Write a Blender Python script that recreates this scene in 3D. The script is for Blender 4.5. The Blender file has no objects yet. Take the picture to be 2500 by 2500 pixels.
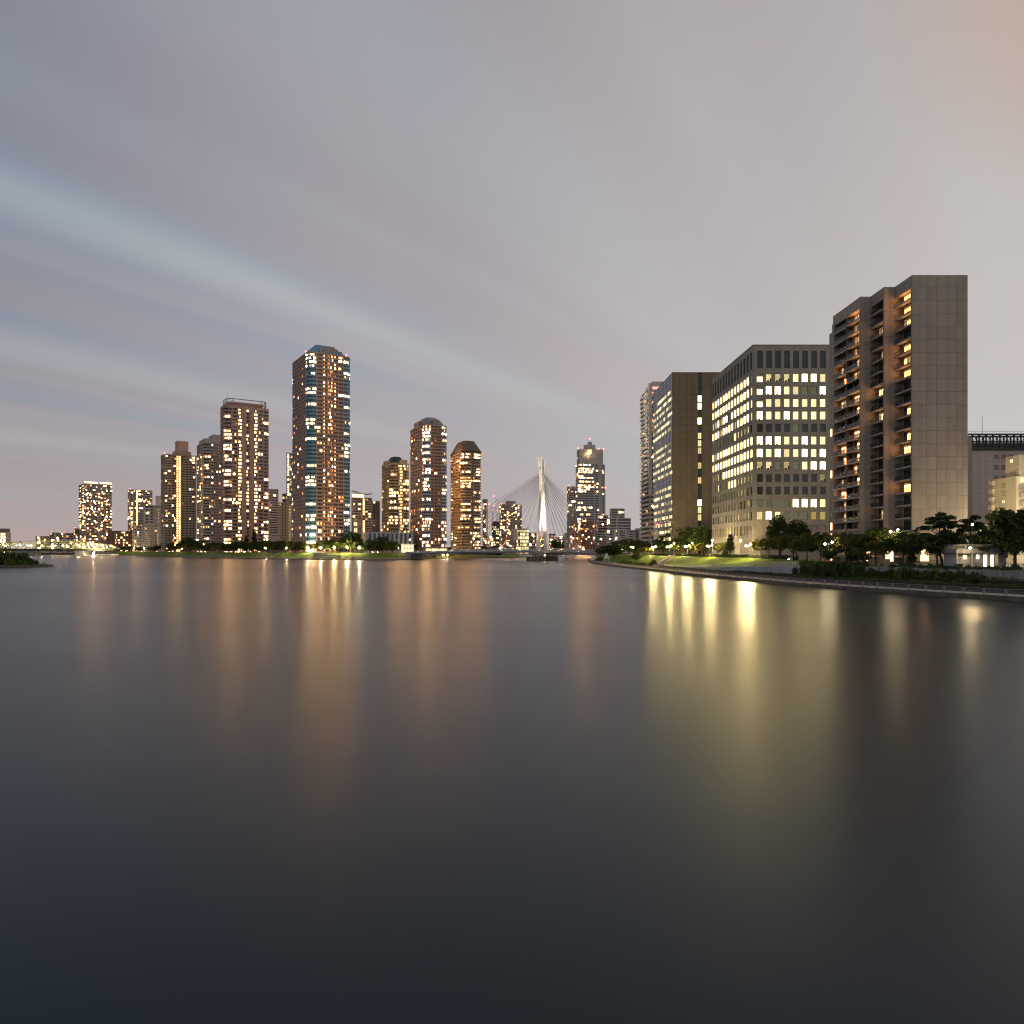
import bpy, math, random, re
from math import sin, cos, pi, radians, sqrt, atan2, floor
R = random.Random(7)
S = bpy.context.scene
COL = S.collection

# ------------------------------------------------------------------ camera
FPX, CXP, HYP, CAMZ = 1805.6, 1250.0, 1343.0, 9.0     # focal length in photo pixels, image centre, horizon row, eye height
cd = bpy.data.cameras.new('camera'); cam = bpy.data.objects.new('camera', cd); COL.objects.link(cam)
cam.location = (0, 0, CAMZ); cam.rotation_euler = (pi / 2, 0, 0)
cd.sensor_width = 36.0; cd.lens = 26.0; cd.shift_y = 0.0372
cd.clip_start = 0.5; cd.clip_end = 20000
S.camera = cam
# ------------------------------------------------------------------ view, render
S.view_settings.view_transform = 'Standard'; S.view_settings.look = 'None'
S.view_settings.exposure = 0.1; S.view_settings.gamma = 1.0
S.view_settings.use_curve_mapping = False
S.render.engine = 'CYCLES'
S.cycles.use_denoising = True; S.cycles.filter_width = 1.25
S.cycles.max_bounces = 5; S.cycles.diffuse_bounces = 2; S.cycles.glossy_bounces = 3
S.cycles.transparent_max_bounces = 6
S.cycles.sample_clamp_indirect = 6.0
S.cycles.caustics_reflective = False; S.cycles.caustics_refractive = False
try: S.cycles.use_light_tree = True
except Exception: pass

# ------------------------------------------------------------------ node helper
class NT:
    def __init__(s, tree):
        s.t = tree; s.n = tree.nodes; s.l = tree.links
    def add(s, typ, **kw):
        n = s.n.new(typ)
        for k, v in kw.items():
            if k == 'ins':
                for i, x in v.items():
                    if isinstance(x, bpy.types.NodeSocket): s.l.new(x, n.inputs[i])
                    else: n.inputs[i].default_value = x
            else: setattr(n, k, v)
        return n
    def m(s, op, a, b=0.0, c=None, clamp=False):
        ins = {0: a, 1: b}
        if c is not None: ins[2] = c
        return s.add('ShaderNodeMath', operation=op, use_clamp=clamp, ins=ins).outputs[0]
    def mix(s, f, a, b):
        n = s.n.new('ShaderNodeMix'); n.data_type = 'RGBA'
        for i, x in ((0, f), (6, a), (7, b)):
            if isinstance(x, bpy.types.NodeSocket): s.l.new(x, n.inputs[i])
            else: n.inputs[i].default_value = x if i == 0 else (tuple(x) + (1,))[:4]
        return n.outputs[2]
    def ramp(s, f, pts, interp='EASE'):
        n = s.n.new('ShaderNodeValToRGB'); n.color_ramp.interpolation = interp
        s.l.new(f, n.inputs[0]); e = n.color_ramp.elements
        while len(e) < len(pts): e.new(0.5)
        for q, (p, c) in zip(e, pts):
            q.position = p; q.color = (tuple(c) + (1,))[:4]
        return n.outputs[0]
    def noise(s, vec, scale, detail=3.0, rough=0.5):
        return s.add('ShaderNodeTexNoise', ins={'Vector': vec, 'Scale': scale, 'Detail': detail, 'Roughness': rough}).outputs[0]

# ------------------------------------------------------------------ world: dusk sky under long drawn-out cloud streaks
W = bpy.data.worlds.new('World'); S.world = W; W.use_nodes = True
t = NT(W.node_tree); t.n.clear()
SUN_EL, SUN_AZ = radians(3.0), radians(62.0)
sky = t.add('ShaderNodeTexSky'); sky.sky_type = 'NISHITA'; sky.sun_disc = False
sky.sun_elevation = SUN_EL; sky.sun_rotation = SUN_AZ
tc = t.add('ShaderNodeTexCoord').outputs['Generated']
sp = t.add('ShaderNodeSeparateXYZ', ins={0: tc})
dx, dy, dz = sp.outputs
zc = t.m('ADD', t.m('MAXIMUM', dz, 0.0), 0.05)
qx = t.m('DIVIDE', dx, zc); qy = t.m('DIVIDE', dy, zc)
WA = radians(34.6)                                    # the wind drags the clouds along this bearing
al = t.m('ADD', t.m('MULTIPLY', qx, sin(WA)), t.m('MULTIPLY', qy, cos(WA)))
ac = t.m('SUBTRACT', t.m('MULTIPLY', qx, cos(WA)), t.m('MULTIPLY', qy, sin(WA)))
v1 = t.add('ShaderNodeCombineXYZ', ins={0: t.m('MULTIPLY', al, 0.10), 1: t.m('MULTIPLY', ac, 0.75), 2: 3.3}).outputs[0]
v2 = t.add('ShaderNodeCombineXYZ', ins={0: t.m('MULTIPLY', al, 0.22), 1: t.m('MULTIPLY', ac, 2.2), 2: 9.1}).outputs[0]
n1 = t.noise(v1, 1.0, 3.0, 0.5); n2 = t.noise(v2, 1.0, 3.0, 0.5)
tw = t.m('ADD', ac, t.m('MULTIPLY', t.m('SUBTRACT', n1, 0.5), 0.9))
# azimuth: blue-grey on the left, pale warm grey on the right
az = t.m('ADD', t.m('MULTIPLY', dx, 0.64), 0.42, clamp=True)
base = t.ramp(az, [(0.0, (0.160, 0.245, 0.330)), (0.27, (0.265, 0.338, 0.410)), (0.5, (0.400, 0.420, 0.450)), (0.8, (0.555, 0.555, 0.56)), (1.0, (0.66, 0.64, 0.62))])
mauve = t.ramp(az, [(0.0, (0.215, 0.245, 0.300)), (0.34, (0.370, 0.345, 0.378)), (0.58, (0.480, 0.445, 0.448)), (0.8, (0.560, 0.522, 0.510)), (1.0, (0.66, 0.60, 0.56))])
pale = t.ramp(az, [(0.0, (0.310, 0.378, 0.432)), (0.34, (0.45, 0.485, 0.505)), (0.8, (0.58, 0.58, 0.575)), (1.0, (0.68, 0.65, 0.61))])
f_m = t.m('MULTIPLY', t.ramp(t.m('ADD', t.m('MULTIPLY', n1, 0.75), t.m('MULTIPLY', n2, 0.25)), [(0.42, (0, 0, 0)), (0.56, (1, 1, 1))]), 0.95)
c = t.mix(f_m, base, mauve)
def band(centre, width, amp):
    q = t.m('DIVIDE', t.m('SUBTRACT', tw, centre), width)
    return t.m('MULTIPLY', t.m('POWER', 2.718, t.m('MULTIPLY', t.m('MULTIPLY', q, q), -1.0)), amp)
fade = t.m('SUBTRACT', 1.0, t.m('DIVIDE', t.m('SUBTRACT', al, 1.5), 3.2), clamp=True)
b1 = t.m('MULTIPLY', t.m('ADD', band(-2.05, 0.16, 0.95), t.m('ADD', band(-3.3, 0.2, 0.7), t.m('ADD', band(-5.2, 0.5, 0.5), band(-0.95, 0.2, 0.4)))), 1.0)
b1 = t.m('ADD', b1, t.m('MULTIPLY', t.ramp(n2, [(0.48, (0, 0, 0)), (0.74, (1, 1, 1))]), 0.45), clamp=True)
c = t.mix(t.m('MULTIPLY', b1, t.m('ADD', t.m('MULTIPLY', fade, 0.8), 0.2)), c, pale)
# low clouds near the horizon hold the pink of the dusk
low = t.m('POWER', 2.718, t.m('MULTIPLY', t.m('MAXIMUM', dz, 0.0), -4.2))
horiz = t.ramp(az, [(0.0, (0.47, 0.392, 0.370)), (0.38, (0.47, 0.43, 0.425)), (0.8, (0.535, 0.52, 0.517)), (1.0, (0.66, 0.60, 0.56))])
c = t.mix(t.m('MULTIPLY', low, 0.9), c, horiz)
# glow high on the side where the sun went down
gl = t.add('ShaderNodeVectorMath', operation='DOT_PRODUCT', ins={0: tc, 1: (0.57, 0.61, 0.551)}).outputs['Value']
glf = t.m('MULTIPLY', t.m('DIVIDE', t.m('SUBTRACT', gl, 0.968), 0.032, clamp=True), 0.42)
c = t.mix(glf, c, (0.56, 0.36, 0.235))
c = t.add('ShaderNodeHueSaturation', ins={'Saturation': 1.38, 'Value': 1.0, 'Color': c}).outputs[0]
hi = t.m('SUBTRACT', 1.0, t.m('MULTIPLY', t.m('DIVIDE', t.m('SUBTRACT', dz, 0.2), 0.5, clamp=True), 0.15))
c_ = t.add('ShaderNodeVectorMath', operation='SCALE', ins={0: c}); t.l.new(hi, c_.inputs['Scale']); c = c_.outputs[0]
skyc = t.add('ShaderNodeVectorMath', operation='SCALE', ins={0: sky.outputs[0]}); skyc.inputs['Scale'].default_value = 0.05
c = t.mix(0.93, skyc.outputs[0], c)
bg = t.add('ShaderNodeBackground', ins={0: c, 1: 1.04})
t.l.new(bg.outputs[0], t.add('ShaderNodeOutputWorld').inputs[0])

# ------------------------------------------------------------------ sun: below the clouds, hardly any left
sd = bpy.data.lights.new('sun', 'SUN'); sd.energy = 0.06; sd.angle = radians(25); sd.color = (1.0, 0.85, 0.72)
so = bpy.data.objects.new('sun', sd); COL.objects.link(so)
so.rotation_euler = (pi / 2 - SUN_EL - radians(12), 0, -SUN_AZ + pi)

# ------------------------------------------------------------------ materials
MATS = {}
def mat(name, col, rough=0.75, var=0.25, scale=0.25, metal=0.0, spec=0.4, bump=0.0, bscale=4.0, streak=False, orand=0.0):
    if name in MATS: return MATS[name]
    m = bpy.data.materials.new(name); m.use_nodes = True; MATS[name] = m
    q = NT(m.node_tree); p = q.n['Principled BSDF']
    p.inputs['Roughness'].default_value = rough; p.inputs['Metallic'].default_value = metal
    p.inputs['Specular IOR Level'].default_value = spec
    if var > 0:
        o = q.add('ShaderNodeTexCoord').outputs['Object']
        if streak:
            o = q.add('ShaderNodeVectorMath', operation='MULTIPLY', ins={0: o, 1: (1.6, 1.6, 0.22)}).outputs[0]
        f = q.noise(o, scale, 5.0, 0.62)
        a = tuple(x * (1 - var) for x in col); b = tuple(min(1, x * (1 + var)) for x in col)
        bc = q.ramp(f, [(0.3, a), (0.7, b)], 'LINEAR')
        if orand:                                       # piece to piece differences
            sc_ = q.add('ShaderNodeVectorMath', operation='SCALE', ins={0: bc}); q.l.new(q.m('ADD', q.m('MULTIPLY', q.add('ShaderNodeObjectInfo').outputs['Random'], orand), 1 - orand), sc_.inputs['Scale']); bc = sc_.outputs[0]
        q.l.new(bc, p.inputs['Base Color'])
        if bump > 0:
            g = q.noise(o, bscale, 4.0, 0.6)
            bn = q.add('ShaderNodeBump', ins={'Height': g, 'Strength': bump, 'Distance': 0.2})
            q.l.new(bn.outputs[0], p.inputs['Normal'])
    else: p.inputs['Base Color'].default_value = tuple(col) + (1,)
    return m
def lit(name, c0, c1, s0, s1, power=2.0):
    """a lit window: every pane (mesh island) gets its own strength and tint between two"""
    if name in MATS: return MATS[name]
    m = bpy.data.materials.new(name); m.use_nodes = True; MATS[name] = m
    q = NT(m.node_tree); q.n.clear()
    r = q.add('ShaderNodeNewGeometry').outputs['Random Per Island']
    r2 = q.m('FRACT', q.m('MULTIPLY', r, 17.31))
    st = q.m('ADD', q.m('MULTIPLY', q.m('POWER', r, power), s1 - s0), s0)
    e = q.add('ShaderNodeEmission', ins={0: q.mix(r2, c0, c1), 1: st})
    q.l.new(e.outputs[0], q.add('ShaderNodeOutputMaterial').inputs[0])
    return m
def glow(name, c, s):
    if name in MATS: return MATS[name]
    m = bpy.data.materials.new(name); m.use_nodes = True; MATS[name] = m
    q = NT(m.node_tree); q.n.clear()
    e = q.add('ShaderNodeEmission', ins={0: tuple(c) + (1,), 1: s})
    q.l.new(e.outputs[0], q.add('ShaderNodeOutputMaterial').inputs[0])
    return m
GLASS = mat('dark_glass', (0.040, 0.043, 0.048), 0.12, 0, spec=0.6)
WARM = lit('window_warm', (1.0, 0.38, 0.10), (1.0, 0.56, 0.24), 0.6, 88.0, 3.9)
WHITE = lit('window_white', (1.0, 0.52, 0.20), (1.0, 0.68, 0.36), 1.5, 72.0, 3.5)
ORNG = lit('window_orange', (1.0, 0.27, 0.06), (1.0, 0.44, 0.15), 0.4, 4.0)
YELL = lit('window_yellow', (1.0, 0.76, 0.30), (0.95, 0.85, 0.45), 0.6, 2.4)
STAIR = lit('window_stair', (1.0, 0.60, 0.22), (1.0, 0.68, 0.30), 3.2, 8.0)
PANES = [GLASS, WARM, WHITE, ORNG, YELL, STAIR]
RED = glow('red_beacon', (1.0, 0.16, 0.12), 9.0)
LAMP = glow('lamp_globe', (1.0, 0.76, 0.33), 5200.0)
LAMPW = glow('lamp_white', (1.0, 0.82, 0.52), 6000.0)
LAMPS = glow('lamp_small', (1.0, 0.72, 0.38), 260.0)
LAMPF = glow('lamp_far', (1.0, 0.70, 0.34), 1900.0)
LAMPG = glow('garden_globe', (1.0, 0.60, 0.30), 60.0)
STEEL = mat('grey_steel', (0.33, 0.35, 0.37), 0.45, 0.12, metal=0.3)
DARKST = mat('dark_steel', (0.03, 0.033, 0.036), 0.5, 0.1)
CONC = mat('concrete', (0.30, 0.28, 0.255), 0.85, 0.22, 0.3, bump=0.15, streak=True)
ROOFG = mat('flat_roof', (0.16, 0.155, 0.15), 0.9, 0.2)

# ------------------------------------------------------------------ mesh builder
class MB:
    def __init__(s): s.v = []; s.f = []; s.m = []; s.fr((0, 0), (1, 0))
    def fr(s, o, u):                                    # local frame: u along the wall, n outward (to the right of u)
        l = math.hypot(*u); s.o = o; s.u = (u[0] / l, u[1] / l); s.nn = (s.u[1], -s.u[0]); return s
    def p(s, u, n, z):
        return (s.o[0] + u * s.u[0] + n * s.nn[0], s.o[1] + u * s.u[1] + n * s.nn[1], z)
    def poly(s, pts, m=0):
        i = len(s.v); s.v += pts; s.f.append(tuple(range(i, i + len(pts)))); s.m.append(m)
    def quad(s, u0, u1, n, z0, z1, m=0):                # a pane in the wall plane, facing out
        s.poly([s.p(u0, n, z0), s.p(u1, n, z0), s.p(u1, n, z1), s.p(u0, n, z1)], m)
    def box(s, u0, u1, n0, n1, z0, z1, m=0, faces='fbtulk'):
        P = s.p
        a = [P(u0, n1, z0), P(u1, n1, z0), P(u1, n1, z1), P(u0, n1, z1), P(u0, n0, z0), P(u1, n0, z0), P(u1, n0, z1), P(u0, n0, z1)]
        i = len(s.v); s.v += a
        F = {'f': (0, 1, 2, 3), 'k': (5, 4, 7, 6), 't': (3, 2, 6, 7), 'b': (4, 5, 1, 0), 'l': (4, 0, 3, 7), 'u': (1, 5, 6, 2)}
        for c in faces: s.f.append(tuple(i + j for j in F[c])); s.m.append(m)
    def prism(s, pts, z0, z1, m=0, cap=True, z1s=None, top=None):
        """CCW footprint pulled up (top: another footprint of as many points)"""
        n = len(pts); i = len(s.v); top = top or pts
        s.v += [(x, y, z0) for x, y in pts] + [(x, y, z1) for x, y in top]
        for k in range(n):
            k2 = (k + 1) % n
            s.f.append((i + k, i + k2, i + n + k2, i + n + k)); s.m.append(m)
        if cap:
            s.f.append(tuple(i + n + k for k in range(n))); s.m.append(m)
            s.f.append(tuple(i + n - 1 - k for k in range(n))); s.m.append(m)
    def tube(s, a, b, r0, r1=None, k=6, m=0, cap=True):
        r1 = r0 if r1 is None else r1
        d = [b[i] - a[i] for i in range(3)]; L = sqrt(sum(x * x for x in d)) or 1; d = [x / L for x in d]
        h = (0, 0, 1) if abs(d[2]) < 0.9 else (1, 0, 0)
        e = [d[1] * h[2] - d[2] * h[1], d[2] * h[0] - d[0] * h[2], d[0] * h[1] - d[1] * h[0]]
        l = sqrt(sum(x * x for x in e)); e = [x / l for x in e]
        g = [d[1] * e[2] - d[2] * e[1], d[2] * e[0] - d[0] * e[2], d[0] * e[1] - d[1] * e[0]]
        i = len(s.v)
        for c, r in ((a, r0), (b, r1)):
            for j in range(k):
                w = 2 * pi * j / k
                s.v.append(tuple(c[q] + r * (cos(w) * e[q] + sin(w) * g[q]) for q in range(3)))
        for j in range(k):
            j2 = (j + 1) % k
            s.f.append((i + j, i + j2, i + k + j2, i + k + j)); s.m.append(m)
        if cap:
            s.f.append(tuple(i + k - 1 - j for j in range(k))); s.m.append(m)
            s.f.append(tuple(i + k + j for j in range(k))); s.m.append(m)
    def ball(s, c, r, m=0, k=8, rings=5, sz=1.0):
        i = len(s.v); s.v.append((c[0], c[1], c[2] - r * sz))
        for a in range(1, rings):
            w = -pi / 2 + pi * a / rings
            for j in range(k):
                q = 2 * pi * j / k
                s.v.append((c[0] + r * cos(w) * cos(q), c[1] + r * cos(w) * sin(q), c[2] + r * sz * sin(w)))
        s.v.append((c[0], c[1], c[2] + r * sz)); e = len(s.v) - 1
        for j in range(k):
            j2 = (j + 1) % k
            s.f.append((i, i + 1 + j2, i + 1 + j)); s.m.append(m)
            for a in range(rings - 2):
                b = i + 1 + a * k
                s.f.append((b + j, b + j2, b + k + j2, b + k + j)); s.m.append(m)
            b = i + 1 + (rings - 2) * k
            s.f.append((b + j, b + j2, e)); s.m.append(m)
    def mesh(s, name, mats, org=(0, 0, 0), smooth=False):
        me = bpy.data.meshes.new(name)
        me.from_pydata([(x - org[0], y - org[1], z - org[2]) for x, y, z in s.v], [], s.f)
        for m in mats: me.materials.append(m)
        if len(mats) > 1: me.polygons.foreach_set('material_index', s.m)
        if smooth: me.polygons.foreach_set('use_smooth', [True] * len(s.f))
        me.update(); return me

def tag(o, label=None, cat=None, group=None, kind=None):
    if label: o['label'] = label
    if cat: o['category'] = cat
    if group: o['group'] = group
    if kind: o['kind'] = kind
    return o
class Thing:
    """an Empty at the thing's base; its parts are meshes under it"""
    def __init__(s, name, loc, label, cat, group=None, scale=1.0, rz=0.0):
        s.loc = loc; s.o = bpy.data.objects.new(name, None); COL.objects.link(s.o)
        s.o.empty_display_size = 1.0
        s.o.location = loc; s.o.scale = (scale,) * 3 if not isinstance(scale, tuple) else scale
        s.o.rotation_euler = (0, 0, rz)
        tag(s.o, label, cat, group)
    def part(s, mb, name, mats, parent=None, stuff=False, label=None, smooth=False):
        if not mb.f: return None
        if not isinstance(mats, (list, tuple)): mats = [mats]
        o = bpy.data.objects.new(name, mb.mesh(name, mats, s.loc, smooth)); COL.objects.link(o)
        o.parent = parent or s.o
        if stuff: o['kind'] = 'stuff'
        if label: o['label'] = label
        return o
    def inst(s, name, me, loc=(0, 0, 0), rz=0.0, parent=None, ploc=None, scale=None):
        """one more object on a shared mesh; loc is in the world, or relative to parent when one is given"""
        o = bpy.data.objects.new(name, me); COL.objects.link(o); o.parent = parent or s.o
        o.location = loc if parent else tuple(loc[i] - s.loc[i] for i in range(3))
        o.rotation_euler = (0, 0, rz)
        if scale: o.scale = scale
        return o
def single(mb, name, mats, label, cat, org=(0, 0, 0), group=None, smooth=False, kind=None):
    if not isinstance(mats, (list, tuple)): mats = [mats]
    o = bpy.data.objects.new(name, mb.mesh(name, mats, org, smooth)); COL.objects.link(o); o.location = org
    return tag(o, label, cat, group, kind)
def structure(mb, name, mats, smooth=False):
    o = single(mb, name, mats, None, None, smooth=smooth); o['kind'] = 'structure'; return o
def X(px, Y): return (px - CXP) / FPX * Y              # where a sight line of the photo stands at depth Y
def Z(py, Y): return CAMZ + (HYP - py) / FPX * Y

# ------------------------------------------------------------------ water
def make_water():
    m = bpy.data.materials.new('river_water'); m.use_nodes = True
    q = NT(m.node_tree); p = q.n['Principled BSDF']
    p.inputs['Base Color'].default_value = (0.003, 0.017, 0.028, 1); p.inputs['IOR'].default_value = 1.25
    o = q.add('ShaderNodeTexCoord').outputs['Object']
    o = q.add('ShaderNodeVectorRotate', rotation_type='Z_AXIS', ins={'Vector': o, 'Angle': 0.13}).outputs[0]
    o = q.add('ShaderNodeVectorMath', operation='ADD', ins={0: o, 1: (3.1, 7.7, 0.37)}).outputs[0]
    st = q.add('ShaderNodeVectorMath', operation='MULTIPLY', ins={0: o, 1: (0.006, 0.02, 1)}).outputs[0]
    st2 = q.add('ShaderNodeVectorMath', operation='MULTIPLY', ins={0: o, 1: (0.014, 0.11, 1)}).outputs[0]
    f = q.m('ADD', q.m('MULTIPLY', q.noise(st, 1.0, 1.0, 0.4), 0.8), q.m('MULTIPLY', q.noise(st2, 1.0, 0.5, 0.4), 0.2))
    q.l.new(q.add('ShaderNodeMapRange', ins={0: f, 1: 0.3, 2: 0.7, 3: 0.277, 4: 0.312}).outputs[0], p.inputs['Roughness'])
    mb = MB(); ys = [-400, 0, 100, 300, 700, 1400, 9000]
    for a, b in zip(ys, ys[1:]): mb.poly([(-6000, a, 0), (6000, a, 0), (6000, b, 0), (-6000, b, 0)])
    structure(mb, 'water', [m])
make_water()
# ------------------------------------------------------------------ land
def catmull(pts, step):
    out = []
    for i in range(len(pts) - 1):
        p0 = pts[max(i - 1, 0)]; p1 = pts[i]; p2 = pts[i + 1]; p3 = pts[min(i + 2, len(pts) - 1)]
        n = max(1, int(math.dist(p1, p2) / step))
        for k in range(n):
            w = k / n
            out.append(tuple(0.5 * (2 * p1[j] + (p2[j] - p0[j]) * w + (2 * p0[j] - 5 * p1[j] + 4 * p2[j] - p3[j]) * w * w
                                    + (3 * p1[j] - p0[j] - 3 * p2[j] + p3[j]) * w ** 3) for j in range(2)))
    out.append(pts[-1]); return out
def normals(pts, side):
    out = []
    for i in range(len(pts)):
        a = pts[max(i - 2, 0)]; b = pts[min(i + 2, len(pts) - 1)]
        d = (b[0] - a[0], b[1] - a[1]); l = math.hypot(*d)
        out.append((side * d[1] / l, -side * d[0] / l))
    return out
GRASSM = mat('lawn_grass', (0.115, 0.165, 0.022), 0.95, 0.35, 0.5, spec=0.1, bump=0.8, bscale=3.0)
SOIL = mat('soil', (0.05, 0.042, 0.03), 0.95, 0.3, 0.4)
PAVE = mat('promenade_paving', (0.42, 0.37, 0.30), 0.8, 0.15, 0.5)
QUAY = mat('quay_wall_stone', (0.15, 0.115, 0.075), 0.7, 0.4, 0.35, bump=0.3, streak=True)
GROUND = mat('ground_earth', (0.085, 0.08, 0.06), 0.9, 0.3, 0.2)
STAINED = mat('stained_concrete', (0.30, 0.275, 0.25), 0.85, 0.45, 0.8, bump=0.2, streak=True)

RB0 = [(260, -60), (180, 10), (130, 55), (106, 95), (88.6, 128), (72, 179), (67.5, 220), (63.5, 255), (61.2, 312), (57.5, 373), (55, 434), (54.5, 490), (57, 545), (66, 640), (92, 850), (140, 1310)]
RB = catmull(RB0, 6.0); RBN = normals(RB, 1)
def bank_x(Y):
    for a, b in zip(RB, RB[1:]):
        if a[1] <= Y <= b[1]: return a[0] + (b[0] - a[0]) * (Y - a[1]) / (b[1] - a[1] + 1e-9)
    return 100
def prof(Y):
    w = min(1, max(0, (Y - 205) / 45.0))
    near = [(0, .9), (6, .9), (6.3, 1.15), (11.5, 1.3), (11.75, 5.0), (24, 5.4), (420, 5.6)]
    far = [(0, .9), (6, .9), (6.3, 1.05), (8.5, 1.15), (9.0, 1.3), (24, 6.2), (420, 6.3)]
    return [(a[0] + (b[0] - a[0]) * w, a[1] + (b[1] - a[1]) * w) for a, b in zip(near, far)]
def land_z(off, Y):
    p = prof(Y)
    for a, b in zip(p, p[1:]):
        if a[0] <= off <= b[0]: return a[1] + (b[1] - a[1]) * (off - a[0]) / max(b[0] - a[0], 1e-6)
    return p[-1][1]
def bank_offset(x, y):
    return min((math.hypot(x - a[0], y - a[1]) for a in RB))
def bank_point(px, off):
    """the point of the right bank OFF metres inland of the waterline that stands on this sight line"""
    k = (px - CXP) / FPX; lo, hi = 100.0, 560.0
    Y = lo
    while Y < hi:
        if k * Y > bank_x(Y) and bank_offset(k * Y, Y) >= off: break
        Y += 0.5
    return k * Y, Y
rows = [[(p[0] + n[0] * o, p[1] + n[1] * o, z) for o, z in prof(p[1])] for p, n in zip(RB, RBN)]
rows = [[(p[0] - n[0] * 0.0, p[1], -3.0)] + r for (p, n, r) in zip(RB, RBN, rows)]
def strip(j, cond=lambda y: True):
    mb = MB()
    for i in range(len(rows) - 1):
        if cond(RB[i][1]): mb.poly([rows[i][j], rows[i][j + 1], rows[i + 1][j + 1], rows[i + 1][j]][::-1])
    return mb
single(strip(0), 'quay_wall', [QUAY], 'dark wet quay wall along the right bank', 'quay wall'); structure(strip(1), 'promenade', [PAVE])
mb = strip(2); mb2 = strip(3); o = len(mb.v); mb.v += mb2.v; mb.f += [tuple(i + o for i in f) for f in mb2.f]; mb.m += mb2.m
structure(mb, 'planting_bed', [SOIL])
single(strip(4, lambda y: y < 232), 'retaining_wall', [STAINED], 'stained concrete retaining wall above the near promenade', 'retaining wall')
mbl = strip(4, lambda y: y >= 232); mb2 = strip(5, lambda y: y >= 218); o = len(mbl.v); mbl.v += mb2.v; mbl.f += [tuple(i + o for i in f) for f in mb2.f]; mbl.m += mb2.m
structure(mbl, 'lawn', [GRASSM]); 
structure(strip(5, lambda y: y < 218), 'ground', [GROUND]); structure(strip(6), 'ground', [GROUND])
# island bank
IS0 = [(262, 1178), (285, 1182), (350, 1010), (470, 880), (600, 770), (720, 706), (860, 655), (960, 664), (1050, 720), (1110, 790), (1190, 830), (1262, 850), (1285, 1000), (1276, 1200), (1272, 1400)]
IS = catmull([(X(p, y), y) for p, y in IS0], 9.0); ISN = normals(IS, -1)
ISP = [(0, 0.9), (5, .95), (5.3, 1.15), (7, 1.3), (26, 6.2), (27, 6.4)]
irows = []
for (p, n) in zip(IS, ISN):
    low = min(1, max(0, (p[0] - X(1010, 700)) / 25.0))          # under the bridge the bank lies lower
    r = [(p[0], p[1], -3.0)] + [(p[0] + n[0] * o, p[1] + n[1] * o, z * (1 - 0.55 * low * (z > 1.2))) for o, z in ISP]
    r.append((p[0] + n[0] * 30 - (120 if p[0] > -20 else 0) * (p[1] > 900), max(p[1] + 60, 1380), r[-1][2])); irows.append(r)
def istrip(js, M, name):
    mb = MB()
    for j in js:
        for i in range(len(irows) - 1):
            mb.poly([irows[i][j], irows[i + 1][j], irows[i + 1][j + 1], irows[i][j + 1]])
    structure(mb, name, [M]) if name != 'quay_wall' else single(mb, name, [M], 'low dark quay wall round the island', 'quay wall')
istrip([0], QUAY, 'quay_wall'); istrip([1], PAVE, 'promenade'); istrip([2, 3], SOIL, 'planting_bed'); istrip([4, 5], GRASSM, 'lawn'); istrip([6], GROUND, 'ground')
def isle(px, off):
    """point of the island OFF metres inland of its waterline on this sight line"""
    k = (px - CXP) / FPX; best = None
    for (p, n) in zip(IS, ISN):
        x, y = p[0] + n[0] * off, p[1] + n[1] * off
        e = abs(x / y - k)
        if best is None or e < best[0]: best = (e, x, y)
    Y = best[2]; return k * Y, Y
# far shore
mb = MB(); mb.box(-7000, X(285, 1190) + 40, -5200, 0, -3, 3.2) if False else None
pts = [(-7000, 1420), (7000, 1420), (7000, 9000), (-7000, 9000)]
mb.prism(pts, -3, 3.4); structure(mb, 'far_shore', [GROUND])
# the point with the bushes on the far left
LP = [(-430, 392), (-300, 388), (-268, 388), (-250, 389), (-245, 391), (-246, 397), (-268, 410), (-320, 430), (-430, 440)]
mb = MB(); mb.prism(LP, -3, 1.0); structure(mb, 'stone_point', [QUAY])

# ------------------------------------------------------------------ leaves
def leafmat(name, c, var=0.5):
    m = bpy.data.materials.new(name); m.use_nodes = True
    q = NT(m.node_tree); p = q.n['Principled BSDF']
    r = q.add('ShaderNodeNewGeometry').outputs['Random Per Island']
    oi = q.add('ShaderNodeObjectInfo').outputs['Random']
    a = tuple(x * (1 - var) for x in c); b = (c[0] * (1 + var * 1.3), c[1] * (1 + var), c[2] * (1 + var * 0.4))
    cc = q.mix(q.m('MULTIPLY', q.m('ADD', r, oi), 0.5), a, b)
    q.l.new(cc, p.inputs['Base Color']); p.inputs['Roughness'].default_value = 0.6; p.inputs['Specular IOR Level'].default_value = 0.25
    tr = q.add('ShaderNodeBsdfTranslucent', ins={0: cc})
    mx = q.add('ShaderNodeMixShader', ins={0: 0.3, 1: p.outputs[0], 2: tr.outputs[0]})
    q.l.new(mx.outputs[0], q.n['Material Output'].inputs[0])
    return m
LEAF = leafmat('leaf_green', (0.080, 0.120, 0.026)); LEAFD = leafmat('leaf_dark', (0.052, 0.082, 0.022))
LEAFY = leafmat('leaf_yellowish', (0.115, 0.12, 0.026)); LEAFP = leafmat('pine_needles', (0.028, 0.052, 0.022))
BARK = mat('bark', (0.065, 0.05, 0.036), 0.9, 0.3, 2.0, bump=0.4, bscale=8)
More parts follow.
